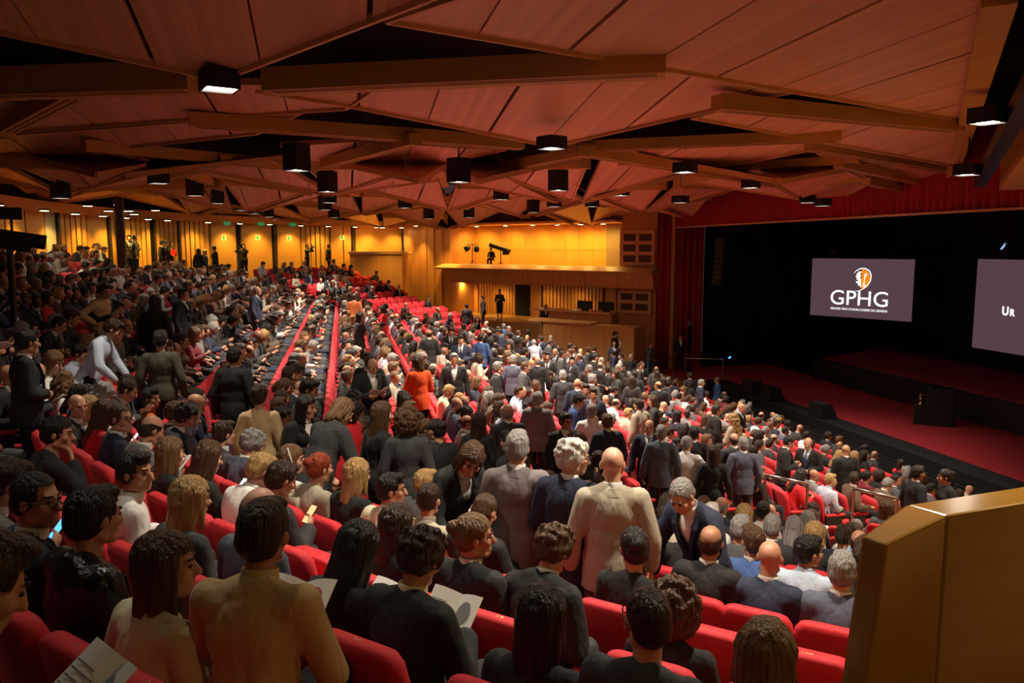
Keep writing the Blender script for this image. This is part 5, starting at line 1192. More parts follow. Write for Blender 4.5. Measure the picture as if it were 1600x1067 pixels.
for (px, py, fc, pose, hair, hc, sk, top, col, bot, label) in STAND:
    P, t = hit(px, py, 1.60, 3.)
    if (px, py) in DEPTH: P = at_depth(px, py, DEPTH[(px, py)])
    x, y = P[0], P[1]; hloc = skeleton(POSES[pose])['head']; ang = R_(FACE[fc] + rng.uniform(-12, 12)); d = FW[:2] * math.cos(ang) + RT[:2] * math.sin(ang)
    x -= d[0] * hloc[1]; y -= d[1] * hloc[1]
    if y < y_aisle(x) - .9:
        r = math.hypot(x - CN[0], y - CN[1]); k = min(range(len(RS)), key=lambda k: abs(RS[k] - .40 - r)); r = RS[k] - .40; 
        # floor of that tread
        best = None
        for a in np.arange(R_(-179), R_(-95), .002):
            Q = side_pt('near', r, a, fl_side(RS[k]) + 1.6); Q[:2] += d * hloc[1]
            if (Q - CAMP) @ FW < .6: continue
            e = abs(proj(Q)[0] - px)
            if best is None or e < best[0]: best = (e, a)
        Q = side_pt('near', r, best[1], fl_side(RS[k]))
    elif y > 2 * YC - y_aisle(x) + .9:
        r = math.hypot(x - CF[0], y - CF[1]); k = min(range(len(RS)), key=lambda k: abs(RS[k] - .40 - r)); r2 = RS[k] - .40 if r < 22.9 else r
        a = math.atan2(y - CF[1], x - CF[0]); Q = np.array([CF[0] + r2 * math.cos(a), CF[1] + r2 * math.sin(a), fl_side(RS[k] if r < 22.9 else r)])
        if ((Q[:2] - WO) @ WNN) < 1.2 and Q[0] > 5: Q[2] = max(Q[2], zf if Q[0] < 12 else Q[2])
    elif x > 15.6: Q = np.array([x, y, STAGE_Z + .012])
    elif y_aisle(x) + .9 < y < 2 * YC - y_aisle(x) - .9 and x > -9.5:
        k = min(range(len(XC)), key=lambda k: abs(XC[k] + .40 - x)); Q = np.array([XC[k] + .40, y + (XC[k] + .40 - x) * (ray(px, 385)[1] / ray(px, 385)[0] if abs(ray(px, 385)[0]) > .12 else 0) * 0, fl_mid(XC[k])])
    else: Q = np.array([x, y, floor_at(x, y)])
    v = proj(Q + np.array([0, 0, 1.6]))
    p = add(P=Q, rz=rzd(d), pose=pose, hair=hair, hcol=hc, skin=sk, top=top, col=col, bottom=bot, label=label, z=v[2], stand=True, skirt=pose.startswith('fst') and rng.rand() < .5,
            tie=rng.choice(['black', 'navy', 'burgundy', 'blue']) if top == 'jacket' and not pose.startswith('f') and rng.rand() < .6 else None, glasses=(px == 893), shirt='white' if col != 'olive' else 'dark grey')
    SPOTS.append(Q[:2])
# ---- the crowd on its feet between the middle rows
KSEEN = set()
for _ in range(400):
    if len(KSEEN) >= 46: break
    k = int(rng.randint(4, 15)); x = XC[k] + .40; y = rng.uniform(max(15.5, y_aisle(x) + 2), 2 * YC - y_aisle(x) - 1.5); v = proj((x, y, fl_mid(XC[k]) + 1.6))
    if not (600 < v[0] < 1040 and v[1] > 505) or any((x - q[0]) ** 2 + (y - q[1]) ** 2 < .62 ** 2 for q in SPOTS): continue
    fem = rng.rand() < .25; n = int((y - y_aisle(x) - .75) / PSEAT) + 1
    if (k, n) in KSEEN: continue
    KSEEN.add((k, n)); col = str(rng.choice(['black', 'black', 'charcoal', 'navy', 'dark grey'])); fc = str(rng.choice(['B', 'F', 'R', 'L', 'BR', 'FL'])); ang = R_(FACE[fc] + rng.uniform(-20, 20)); d = FW[:2] * math.cos(ang) + RT[:2] * math.sin(ang)
    pose = str(rng.choice(['fst', 'fst_hold'])) if fem else str(rng.choice(['st', 'st_clasp', 'st_r', 'st_l', 'st_hold']))
    add(P=np.array([x, y, fl_mid(XC[k])]), rz=rzd(d), pose=pose, hair=str(rng.choice(['long', 'bob', 'bun', 'midlong'])) if fem else str(rng.choice(['short', 'short', 'crop', 'fringe'])), hcol=str(rng.choice(['black', 'dark brown', 'brown', 'grey'])), skin=int(rng.randint(0, 3)), top='jacket', col=col, bottom='black',
        tie='navy' if not fem and rng.rand() < .5 else None, z=v[2], stand=True, group='crowd on its feet', label=f"standing person in {col} jacket, {fc_word(fc)}, {ORD(k + 1)} middle row, {ORD(n)} place")
    SPOTS.append(np.array([x, y]))
# ---- seated people
MH = ['short', 'short', 'short', 'crop', 'fringe', 'wavy', 'short', 'bald']; FH = ['long', 'midlong', 'bob', 'curly', 'longwavy', 'bun', 'ponytail', 'midlong', 'long']
HC = ['black'] * 4 + ['dark brown'] * 4 + ['brown'] * 3 + ['light brown', 'grey', 'grey', 'blond']
MC = ['black', 'black', 'charcoal', 'charcoal', 'navy', 'navy', 'dark grey', 'grey', 'blue-grey', 'brown', 'beige']; FC = ['black', 'black', 'black', 'charcoal', 'navy', 'red', 'white', 'cream', 'charcoal', 'burgundy', 'navy', 'beige', 'dark grey', 'black', 'brown', 'black']
PH = {'sit': 'sitting upright', 'sit_read': 'reading', 'sit_l': 'turning left', 'sit_r': 'turning right', 'sit_fwd': 'leaning forward', 'sit_phone': 'using a phone', 'fsit': 'sitting upright', 'fsit_read': 'reading', 'fsit_r': 'turning right', 'fsit_l': 'turning left', 'fsit_phone': 'using a phone', 'fsit_chin': 'hand on chin'}
def row_name(s): return {'near': 'near side block', 'centre': 'middle block', 'far': 'far side block'}[s['block']]
def occ(s):
    x, y = s['px'], s['py']
    if s['block'] == 'near':
        for r, px in EMPTY_NEAR:
            if s['row'] == r and abs(s['px'] - px) < 70: return 0
        if s['row'] == 0 or (s['row'] == 1 and x > 480): return 0
        if s['row'] <= 4: return .12 if x > 500 else .8
        if x > 1050: return .70
        return .85
    if s['block'] == 'far': return .30 if s['P'][0] > 2 else .50
    if s['P'][0] > 12: return .58
    if s['P'][0] > 1.5: return .60
    if s['P'][0] < -6.5: return .45 if rng.rand() < .7 else 1
    return .93
for s in SEATS:
    s['occ'] = False; h = s['hero']; base = dict(P=s['P'] + np.array([*(s['d'] * .0), 0]), z=s['z'], seat=s)
    if h is not None:
        row, px, pose, hair, hc, sk, top, col, bot, gl, dz, lab = h
        s['occ'] = True; base['P'] = base['P'] + np.array([*(s['d'] * (.10 if dz > .05 else 0)), dz])
        add(**base, rz=rzd(s['d']) + (R_(24) if px == 425 else R_(-14) if px in (55, 214) else 0), pose=pose, hair=hair, hcol=hc, skin=sk, top=top, col=col, bottom=bot, glasses=gl, label=lab, hero=True, shirt='cream' if px == 665 else 'white')
        continue
    if rng.rand() > occ(s): continue
    if any((s['P'][0] + s['d'][0] * .2 - q[0]) ** 2 + (s['P'][1] + s['d'][1] * .2 - q[1]) ** 2 < .50 ** 2 for q in SPOTS): continue
    s['occ'] = True; fem = rng.rand() < .38
    pose = rng.choice(['fsit', 'fsit_read', 'fsit_r', 'fsit_l', 'fsit_phone', 'fsit_chin'], p=[.3, .25, .17, .13, .09, .06]) if fem else rng.choice(['sit', 'sit_read', 'sit_r', 'sit_l', 'sit_fwd', 'sit_phone'], p=[.28, .26, .17, .11, .12, .06])
    top = 'top' if fem else ('jacket' if rng.rand() < .8 else 'shirt'); col = rng.choice(FC) if fem else (rng.choice(MC) if top == 'jacket' else rng.choice(['white', 'white', 'pale blue', 'cream', 'grey']))
    if s['z'] < 10 and fem: col = rng.choice(['black', 'charcoal', 'dark grey', 'navy', 'white'])
    hair = rng.choice(FH if fem else MH); hc = rng.choice(HC); hc = rng.choice(['grey', 'dark brown', 'dark brown']) if hair == 'fringe' else hc
    d = s['d']; j = R_(rng.uniform(-8, 8))
    add(**base, rz=rzd(d) + j, pose=str(pose), hair=str(hair), hcol=str(hc), skin=int(rng.choice([0, 1, 1, 2, 3], p=[.34, .3, .2, .12, .04])), top=top, col=str(col), bottom=str(rng.choice(DARKB)), scale=float(rng.uniform(.95, 1.04)),
        tie=str(rng.choice(['black', 'navy', 'burgundy', 'blue'])) if top == 'jacket' and rng.rand() < .6 else None, glasses=rng.rand() < .2, skirt=fem and rng.rand() < .5,
        label=f"seated person in {col} {top if top != 'top' else 'clothes'}, {PH[str(pose)]}, {row_name(s)} {ORD(s['row'] + 1)} row, {ORD(s['n'] + 1)} seat", group='seated audience')
# the one at the left edge, very close
P = at_depth(-150, 930, 1.75); d = SEATS[0]['d']; zf0 = P[2] - 1.2
s_edge = dict(block='near', row=0, n=0, P=np.array([P[0], P[1], fl_side(22.6)]), d=np.array([CN[0] - P[0], CN[1] - P[1]]) / np.linalg.norm(CN - P[:2]), hero=True, px=0, py=935, z=1.62, occ=True)
add(P=np.array([P[0], P[1], zf0]), z=1.62, seat=s_edge, rz=rzd(s_edge['d']) - .3, pose='sit_read', hair='short', hcol='dark brown', skin=1, top='jacket', col='black', bottom='charcoal', hero=True, label='person in black reading a white programme, cut by the lower left edge')
SEATS = [s for s in SEATS if not (s['block'] == 'near' and s['row'] == 0 and np.linalg.norm(s['P'][:2] - P[:2]) < .5)]; s_edge['P'][2] = zf0 - .0; SEATS.append(s_edge)

pr = [p for p in PEOPLE if p.get('hero') or p.get('stand')]; rest = sorted([p for p in PEOPLE if not (p.get('hero') or p.get('stand'))], key=lambda p: p['z'])
nind = max(0, 300 - len(pr)); indiv, crowd = pr + rest[:nind], rest[nind:]
used = {}
for p in indiv:
    k = p['label']
    person(p)
print('people', len(PEOPLE), 'individual', len(indiv), 'crowd', len(crowd), 'max z indiv', indiv[-1]['z'])
# ---- far crowd and far seats joined
def join(items, name):
    """items: (mesh, 4x4, material)"""
    mats = {}; vs, loops, starts, mi = [], [], [], []; nv = nl = 0; cache = {}
    for me, M, m in items:
        if me not in cache:
            n = len(me.vertices); co = np.empty(n * 3, np.float32); me.vertices.foreach_get('co', co); L = len(me.loops); li = np.empty(L, np.int32); me.loops.foreach_get('vertex_index', li)
            ls = np.empty(len(me.polygons), np.int32); me.polygons.foreach_get('loop_start', ls); cache[me] = (co.reshape(-1, 3), li, ls)
        co, li, ls = cache[me]; A = np.array(M)
        vs.append(co @ A[:3, :3].T + A[:3, 3]); loops.append(li + nv); starts.append(ls + nl); mi.append(np.full(len(ls), mats.setdefault(m, len(mats)), np.int32)); nv += len(co); nl += len(li)
    me = bpy.data.meshes.new(name); vs = np.concatenate(vs); loops = np.concatenate(loops); starts = np.concatenate(starts); mi = np.concatenate(mi)
    me.vertices.add(len(vs)); me.vertices.foreach_set('co', vs.astype(np.float32).ravel()); me.loops.add(len(loops)); me.loops.foreach_set('vertex_index', loops); me.polygons.add(len(starts)); me.polygons.foreach_set('loop_start', starts)
    me.polygons.foreach_set('material_index', mi); me.polygons.foreach_set('use_smooth', np.ones(len(starts), bool)); me.update(calc_edges=True); me.validate()
    for m in mats: me.materials.append(m)
    o = bpy.data.objects.new(name, me); COL.objects.link(o); return o
items = []
LT = {'jacket': 260, 'shirt': 160, 'top': 260, 'trousers': 130, 'skirt': 120, 'hair': 150}
for p in crowd:
    M = Matrix.Translation(p['P']) @ Matrix.Rotation(p['rz'], 4, 'Z') @ Matrix.Scale(p.get('scale', 1), 4); V = VAR[p['pose']]
    items.append((low(V['body'], 520), M, M_SKIN[p['skin']]))
    for nm, me, m, inh in pieces(p):
        if nm in LT: items.append((low(me, LT[nm]), M @ V['HM'] if inh else M, m))
        elif nm == 'collar': items.append((me, M, m))
if items:
    o = join(items, 'seated_crowd'); tag(o, 'distant rows of seated people filling the far half of the hall', 'crowd', kind='stuff')
# ---- seats
SEATS.sort(key=lambda s: s['z']); sitems = []
for i, s in enumerate(SEATS):
    rz = rzd(s['d'])
    if i < 300:
        e = empty('theatre_seat', s['P'], rz); tag(e, (f"occupied" if s['occ'] else "empty") + f" red velvet theatre seat, {row_name(s)} {ORD(s['row'] + 1)} row, {ORD(s['n'] + 1)} seat from the aisle", 'seat', 'red velvet theatre seats')
        obj('backrest', SEAT['back'], M_VELVET, e); obj('seat_cushion', SEAT['flat' if s['occ'] else 'fold'], M_VELVET, e)
        for sx in (-1, 1): o = obj('armrest', SEAT['arm'], M_VELVET, e, loc=(.275 * sx, 0, 0)); o = obj('stand', SEAT['stand'], M_STAND, e, loc=(.275 * sx, 0, 0))
        if s['z'] < 9:
            o = obj('seat_number', NUMS[NUMK[(i * 7) % len(NUMK)]], M_BRASS, e, loc=(0, -.262 - .035, .9765)); o.rotation_euler = (R_(8), 0, 0)
    else:
        M = Matrix.Translation(s['P']) @ Matrix.Rotation(rz, 4, 'Z')
        sitems += [(SEATL['back'], M, M_VELVET), (SEATL['flat' if s['occ'] else 'fold'], M, M_VELVET), (SEATL['arm'], M @ Matrix.Translation((.275, 0, 0)), M_VELVET)]
o = join(sitems, 'far_seating'); tag(o, 'distant rows of red velvet seats in the middle and far blocks', 'seats', kind='stuff')
print('seats', len(SEATS))
# ------------------------------------------------------------------ things held in hands
def leaf_mesh(s):
    mb = MB(); n = 5; v = []; 
    for k in range(n + 1):
        x = .150 * k / n; z = .018 * math.sin(math.pi * k / n * .9)
        v += [(s * x, -.105, z), (s * x, .105, z), (s * x, -.105, z - .003), (s * x, .105, z - .003)]
    f = []
    for k in range(n): a = 4 * k; f += [(a, a + 4, a + 5, a + 1), (a + 2, a + 3, a + 7, a + 6), (a, a + 2, a + 6, a + 4), (a + 1, a + 5, a + 7, a + 3)]
    f += [(0, 1, 3, 2), (4 * n, 4 * n + 2, 4 * n + 3, 4 * n + 1)]
    me = mk('page', v, f); bm = bmesh.new(); bm.from_mesh(me); bmesh.ops.recalc_face_normals(bm, faces=bm.faces); bm.to_mesh(me); bm.free(); return me
LEAF = {s: leaf_mesh(s) for s in (-1, 1)}
PRINT = mk('print', [(.045 * math.cos(t), .055 * math.sin(t), 0) for t in np.linspace(0, 2 * math.pi, 20, endpoint=False)], [tuple(range(20))])
mb = MB()
for k in range(5): mb.box(-.05, .05 - .02 * (k % 3), -.05 + .022 * k, -.045 + .022 * k, 0, .0006)
LINES = mb.mesh('print_lines')
mb = MB(); mb.loft([[(x, y, z) for x, y in rrect(.074, .150, .012)] for z in (0, .008)]); PHONE = mb.mesh('phone_body')
PSCR = mk('screen', [(x, y, .0085) for x, y in rrect(.066, .138, .008)], [tuple(range(16))])
M_PH = [mat('phone_screen_white', (.02, .02, .02), .2, emit=(.75, .88, 1), estr=.55), mat('phone_screen_orange', (.02, .02, .02), .2, emit=(1, .42, .18), estr=.4), mat('phone_screen_blue', (.02, .02, .02), .2, emit=(.10, .45, 1), estr=.4)]
def pm(p): return Matrix.Translation(p['P']) @ Matrix.Rotation(p['rz'], 4, 'Z') @ Matrix.Scale(p.get('scale', 1), 4)
def short(p):
    t = p['label'].replace('leftmost ', '').replace('seated person ', '').replace('standing person ', '').replace('person ', '').replace('standing photographer ', '')
    if p.get('seat') is not None and not p.get('hero'): return f"person in {row_name(p['seat'])} {ORD(p['seat']['row'] + 1)} row, {ORD(p['seat']['n'] + 1)} seat"
    return 'person ' + ' '.join(t.split(',')[0].split()[:7])
nb = 0
for p in indiv:
    V = VAR[p['pose']]; J = V['J']; ps = p['pose']
    if 'read' in ps or ps in ('sit_tall', 'st_hold') and p['z'] < 14:
        c = (J['wrR'] + J['wrL']) / 2 + J['T'] @ np.array([0, .075, .05]); L = Matrix.Translation(c) @ Matrix.Rotation(R_(38 + rng.uniform(-8, 10)), 4, 'X') @ Matrix.Rotation(R_(rng.uniform(-8, 8)), 4, 'Z')
        W = pm(p) @ L; e = empty('programme', (0, 0, 0)); e.matrix_world = W; tag(e, 'open white programme held by the ' + short(p), 'programme', 'open programmes'); 
        pg = {}
        for s in (-1, 1): o = obj('page', LEAF[s], M_PAPER, e); o.rotation_euler = (0, R_(-16 * s), 0); pg[s] = o
        if p['z'] < 12:
            o = obj('print', PRINT, M_PRINTR if nb % 3 == 1 else M_PRINT, pg[1], loc=(.075, .01, .0195))
            o = obj('print', LINES, M_PRINT, pg[-1], loc=(-.08, .0, .0195)); o['kind'] = 'stuff'
        nb += 1
    if 'phone' in ps:
        c = J['wrR'] + (J['wrR'] - J['elR']) / np.linalg.norm(J['wrR'] - J['elR']) * .10 + J['T'] @ np.array([-.035, .01, .02]); W = pm(p) @ Matrix.Translation(c) @ Matrix.Rotation(R_(48), 4, 'X')
        e = empty('phone'); e.matrix_world = W; tag(e, 'lit mobile phone held by the ' + short(p), 'phone', 'lit phones'); obj('phone_body', PHONE, M_BLACK, e); obj('screen', PSCR, M_PH[1 if p.get('col') == 'charcoal' and p.get('hero') else int(rng.randint(0, 3)) if not p.get('hero') else 0], e)
def camera_thing(p, label):
    J = VAR[p['pose']]['J']; c = (J['wrR'] + J['wrL']) / 2 + np.array([0, .06, .05]); e = empty('photo_camera'); e.matrix_world = pm(p) @ Matrix.Translation(c); tag(e, label, 'camera')
    mb = MB(); mb.loft([[(x, y, z) for x, z in rrect(.15, .10, .02)] for y in (-.035, .035)]); obj('camera_body', mb.mesh('body'), M_BLACK, e); mb = MB(); mb.tube([(0, .03, 0), (0, .10, 0), (0, .14, 0)], [.036, .036, .042], 12); obj('lens', mb.mesh('lens'), M_DKMETAL, e)
    mb = MB(); mb.box(-.03, .03, -.02, .03, .05, .13); obj('flash', mb.mesh('flash'), M_BLACK, e)
for p in indiv:
    if p['pose'] == 'st_cam': camera_thing(p, 'black camera raised by the ' + ('photographer before the rear doors' if 'photographer' in p['label'] else 'person near the right rear doors'))
def bag(p, off, size, material, label, strap=True):
    e = empty('handbag'); e.matrix_world = pm(p) @ Matrix.Translation(off); tag(e, label, 'bag'); w, d, h = size
    mb = MB(); mb.loft([[(x * k, y * k, z) for x, y in rrect(w, d, d * .4)] for z, k in ((0, .9), (h * .15, 1.), (h * .8, .96), (h, .88))]); obj('bag_body', mb.mesh('bag', True), material, e)
    if strap: mb = MB(); mb.tube([(-w * .35, 0, h), (-w * .2, 0, h + .28), (0, .0, h + .40), (w * .2, 0, h + .28), (w * .35, 0, h)], .008, 6); obj('strap', mb.mesh('strap', True), material, e)
byl = {p['label']: p for p in indiv}
for key, off, size, m, lab in (('red shoulder bag', (-.27, -.02, .72), (.09, .26, .22), M_CLOTH['burgundy'], 'dark red shoulder bag hanging beside the long black dress'), ('bright orange coat', (-.26, .05, .70), (.09, .24, .2), M_BLACK, 'small black handbag beside the bright orange coat'),
                             ('pale bag', (.27, .05, .45), (.06, .34, .40), M_CLOTH['white'], 'white paper carrier bag held in the dark left block'), ('red folder', (.2, .3, 1.05), (.03, .22, .3), M_CLOTH['red'], 'red folder held by the last person of the queue'), ('holding a pale printed bag', (-.18, -.12, .62), (.30, .06, .36), M_CLOTH['beige'], 'pale printed bag held at the shoulder, middle left')):
    for k, p in byl.items():
        if key in k: bag(p, off, size, m, lab, 'folder' not in key)
# ------------------------------------------------------------------ stage things
M_SCR = mat('projection_screen', (.02, .02, .02), .9, emit=(.098, .056, .070), estr=.20, spec=0)
M_WHT = mat('projected_white', (0, 0, 0), .9, emit=(1, 1, 1), estr=.30); M_ORG = mat('projected_orange', (0, 0, 0), .9, emit=(1, .27, .01), estr=.22); M_DKB = mat('projected_navy', (0, 0, 0), .9, emit=(.02, .025, .06), estr=.2)
def screen(TL, u, w, h, label):
    u = np.array(u, float); u /= np.linalg.norm(u); n = np.array([u[1], -u[0], 0]); c = TL + u * w / 2 - np.array([0, 0, h / 2])
    e = empty('projection_screen'); e.matrix_world = Matrix([[u[0], 0, n[0], c[0]], [u[1], 0, n[1], c[1]], [0, 1, 0, c[2]], [0, 0, 0, 1]]); tag(e, label, 'screen')
    mb = MB(); mb.box(-w / 2, w / 2, -h / 2, h / 2, -.03, 0); obj('screen_sheet', mb.mesh('sheet'), M_SCR, e)
    mb = MB()
    for a, b in (((-w / 2, -h / 2, -.03), (w / 2, -h / 2, -.03)), ((w / 2, -h / 2, -.03), (w / 2, h / 2, -.03)), ((w / 2, h / 2, -.03), (-w / 2, h / 2, -.03)), ((-w / 2, h / 2, -.03), (-w / 2, -h / 2, -.03))): mb.bar(a, b, .05, .05)
    obj('screen_frame', mb.mesh('frame'), M_BLACK, e)
    for s in (-1, 1): mb = MB(); mb.tube([(s * w * .4, h / 2, -.04), (s * w * .4, h / 2 + 2.6, -.04)], .012, 6); obj('suspension_wire', mb.mesh('wire'), M_DKMETAL, e)
    return e
TL = at_depth(1269.5, 403.5, 36.3); TR = at_depth(1429.5, 409.5, 32.9); u = TR - TL; u[2] = 0; w1 = np.linalg.norm(u)
s1 = screen(TL, u, w1, 2.58, 'smaller projection screen with white lettering and an orange crest')
txt = text_mesh('GPHG', .92, .003); o = obj('lettering', txt, M_WHT, s1, loc=(-.02, -.46, .012)); o.scale = (w1 * .56 / max(txt.vertices[i].co.x * 2 for i in range(len(txt.vertices))), 1, 1)
t2 = text_mesh("GRAND PRIX D'HORLOGERIE DE GEN\u00c8VE", .135, .003); o = obj('lettering', t2, M_WHT, s1, loc=(-.02, -.93, .012)); o.scale = (w1 * .56 / max(v.co.x * 2 for v in t2.vertices), 1, 1)
cx, cy = .06, .42
def flat(name, pts, m, z=.012): return obj(name, mk(name, [(cx + x, cy + y, z) for x, y in pts], [tuple(range(len(pts)))]), m, s1)
flat('crest_field', [(0, .40)] + [(.36 * math.sin(t) ** .9 + .02, .02 + .40 * math.cos(t) - (.06 if t > 1.6 else 0)) for t in np.linspace(.12, 2.7, 18)] + [(0, -.42)], M_ORG)
flat('crest_shadow', [(0, .38), (-.14, .33), (-.2, .22), (-.2, -.02), (-.1, -.22), (0, -.34)], M_DKB, .010)
mb = MB(); q = [(cx - .36, cy + .22), (cx - .24, cy + .36), (cx - .05, cy + .455), (cx + .16, cy + .455), (cx + .34, cy + .35), (cx + .42, cy + .16), (cx + .40, cy - .06), (cx + .28, cy - .27), (cx + .1, cy - .43), (cx - .12, cy - .53), (cx - .36, cy - .55)]
wd_ = [.004, .03, .042, .045, .045, .045, .042, .036, .03, .02, .004]
for k in range(len(q) - 1):
    a, b = np.array(q[k]), np.array(q[k + 1]); d = b - a; d /= np.linalg.norm(d); nn = np.array([-d[1], d[0]])
    mb.add([(*(a + nn * wd_[k] * .5), .014), (*(a - nn * wd_[k] * .5), .014), (*(b - nn * wd_[k + 1] * .5), .014), (*(b + nn * wd_[k + 1] * .5), .014)], [(0, 1, 2, 3)])
obj('crest_ring', mb.mesh('ring'), M_WHT, s1)
mb = MB(); z = .016   # key: bow, shaft, bit
for a, b, w in (((.12, -.24), (.15, .22), .03), ((.15, .22), (.24, .24), .03), ((.145, .13), (.215, .14), .03), ((.06, -.27), (.125, -.20), .028), ((.125, -.20), (.19, -.27), .028), ((.19, -.27), (.125, -.34), .028), ((.125, -.34), (.06, -.27), .028), ((.215, .14), (.22, .24), .026)):
    mb.bar((cx + a[0], cy + a[1], z), (cx + b[0], cy + b[1], z), w, .003)
obj('crest_key', mb.mesh('key'), M_WHT, s1)
flat('crest_bird', [(-.02, .34), (-.09, .31), (-.15, .33), (-.16, .25), (-.24, .22), (-.20, .16), (-.27, .10), (-.20, .05), (-.22, -.02), (-.13, -.06), (-.17, -.12), (-.25, -.10), (-.20, -.19), (-.11, -.20), (-.15, -.27), (-.05, -.31), (-.01, -.38), (-.01, -.02), (-.06, .08), (-.02, .14), (-.08, .20), (-.03, .24)], M_WHT, .016)
TL2 = at_depth(1528, 404.6, 29.0); s2 = screen(TL2, (0, -1, 0), 5.76, 3.24, 'larger projection screen cut by the right edge of the picture')
t3 = text_mesh('U', .42, .003, align='LEFT', offset=.012); o = obj('lettering', t3, M_WHT, s2, loc=(-1.62, -.18, .012)); t4 = text_mesh('R', .33, .003, align='LEFT', offset=.012); obj('lettering', t4, M_WHT, s2, loc=(-1.28, -.215, .012))
# podium with the small golden statuette
def on_z(px, py, z): d = ray(px, py); return CAMP + d * ((z - CZ) / d[2])
b0 = on_z(1468, 664, STAGE_Z); e = empty('lectern', b0, R_(-38)); tag(e, 'black box-shaped lectern standing on the red stage carpet', 'lectern')
mb = MB(); mb.loft([[(x, y, z) for x, y in rrect(.86, .6, .04)] for z in (0, 1.24)] + [[(x * .96, y * .94, 1.28) for x, y in rrect(.86, .6, .04)]]); obj('lectern_body', mb.mesh('body'), M_BLACK, e)
mb = MB(); mb.loft([[(x - .62, y + .0, z) for x, y in rrect(.40, .55, .03)] for z in (0, .64)]); obj('side_plinth', mb.mesh('plinth'), M_BLACK, e)
mb = MB(); mb.box(-.3, .3, -.2, .22, 1.28, 1.30); obj('reading_board', mb.mesh('board'), M_DKMETAL, e)
st = empty('statuette', (e.matrix_world @ Vector((0, 0, 0))) * 0 + Vector(b0) + Vector((math.cos(R_(-38)) * -.62, math.sin(R_(-38)) * -.62, .64))); tag(st, 'small golden hand-shaped statuette on the plinth beside the lectern', 'statuette')
mb = MB(); mb.lathe([(.06, 0), (.06, .05), (.035, .07), (.03, .14)], n=12); obj('statuette_base', mb.mesh('base', True), M_BRASS, st)
B = None
mb = MB()
mb.tube([(0, 0, .13), (0, 0, .22), (0, 0, .28)], [.035, .05, .045], 10)
for k, (a, h) in enumerate(((-.05, .10), (-.02, .14), (.012, .13), (.04, .10))): mb.tube([(a * .8, 0, .27), (a, 0, .27 + h * .6), (a * 1.15, .012, .27 + h)], [.014, .013, .009], 6)
mb.tube([(.04, 0, .2), (.085, .01, .25), (.095, .01, .30)], [.014, .013, .009], 6); obj('golden_hand', mb.mesh('hand', True), M_BRASS, st)
# stage monitors
for k, (px, py, lab) in enumerate(((1185, 612, 'black wedge monitor at the far end of the stage edge'), (1215, 622, 'second black wedge monitor along the stage edge'), (1290, 650, 'third black wedge monitor nearest along the stage edge'))):
    P = on_z(px, py, STAGE_Z + .02); P[0] = STAGE_X + .42; e = empty('stage_monitor', P, R_(-90)); tag(e, lab, 'speaker', 'stage wedge monitors')
    mb = MB(); v = [(-.4, -.3, 0), (.4, -.3, 0), (.4, .3, 0), (-.4, .3, 0), (-.4, -.3, .5), (.4, -.3, .5), (.4, .1, .5), (-.4, .1, .5), (-.4, .3, .15), (.4, .3, .15)]
    mb.add(v, [(3, 2, 1, 0), (4, 5, 6, 7), (7, 6, 9, 8), (0, 1, 5, 4), (8, 9, 2, 3), (1, 2, 9, 6, 5), (0, 4, 7, 8, 3)]); obj('cabinet', mb.mesh('cab'), M_BLACK, e)
    mb = MB(); mb.add([(-.36, .122, .475), (.36, .122, .475), (.36, .298, .175), (-.36, .298, .175)], [(0, 1, 2, 3)]); obj('grille', mb.mesh('grille'), M_DKMETAL, e)
# line array
top = at_depth(1131, 372, 38); e = empty('line_array', top); tag(e, 'hanging curved stack of dark loudspeakers above the far side of the stage', 'loudspeaker')
for k in range(9):
    a = R_(2 + k * 2.2); mb = MB(); v = []
    o = None; y = .02 * k * k * .35
    mb.loft([[(x, yy, z) for x, yy in rrect(.80 if s else .80, .5, .05)] for z, s in ((-.23, 0), (0, 1))]); o = obj('speaker_module', mb.mesh('module'), mat('speaker_black', (.018, .018, .018), .6), e, loc=(-.03 * k * k * .12, -.03 * k * k * .12, -.245 * k)); o.rotation_euler = (a * .5, -a * .3, .6)
mb = MB(); mb.bar((-.4, 0, .12), (.4, 0, .12), .1, .1); mb.tube([(-.3, 0, .1), (-.3, 0, 2)], .015, 6); mb.tube([(.3, 0, .1), (.3, 0, 2)], .015, 6); obj('flying_frame', mb.mesh('frame'), M_DKMETAL, e)
# small stage lamps
M_BLUE = mat('blue_led', (.0, .0, .02), .3, emit=(.03, .16, 1), estr=1.2); M_COOL = mat('cool_led', (0, 0, 0), .3, emit=(.25, .45, .8), estr=.25)
def led(px, py, z, label, m, L=.3, hang=.35):
    P = at_depth(px, py, z); e = empty('stage_lamp', P); tag(e, label, 'stage light'); mb = MB(); mb.tube([(0, 0, -.18), (0, 0, .18)], [.09, .12], 10); o = obj('lamp_body', mb.mesh('lamp'), M_BLACK, e); o.rotation_euler = (R_(70), 0, R_(20))
    mb = MB(); mb.tube([(0, .20, .05), (L * .5, .20, .05 + L * .6)], .035, 8); obj('lamp_lens', mb.mesh('lens'), m, e); mb = MB(); mb.tube([(0, 0, .1 if hang > 0 else -.1), (0, 0, hang)], .02, 6); obj('yoke', mb.mesh('yoke'), M_DKMETAL, e)
led(1142, 563, 36, 'small blue lamp low on the dark side of the stage', M_BLUE, .16, -.55); led(1571, 392, 28.5, 'slim cool lamp above the larger screen', M_COOL, .38, 4.6); led(1303, 392, 35, 'dim lamp hanging above the smaller screen', M_DKMETAL, .2, 4.6)
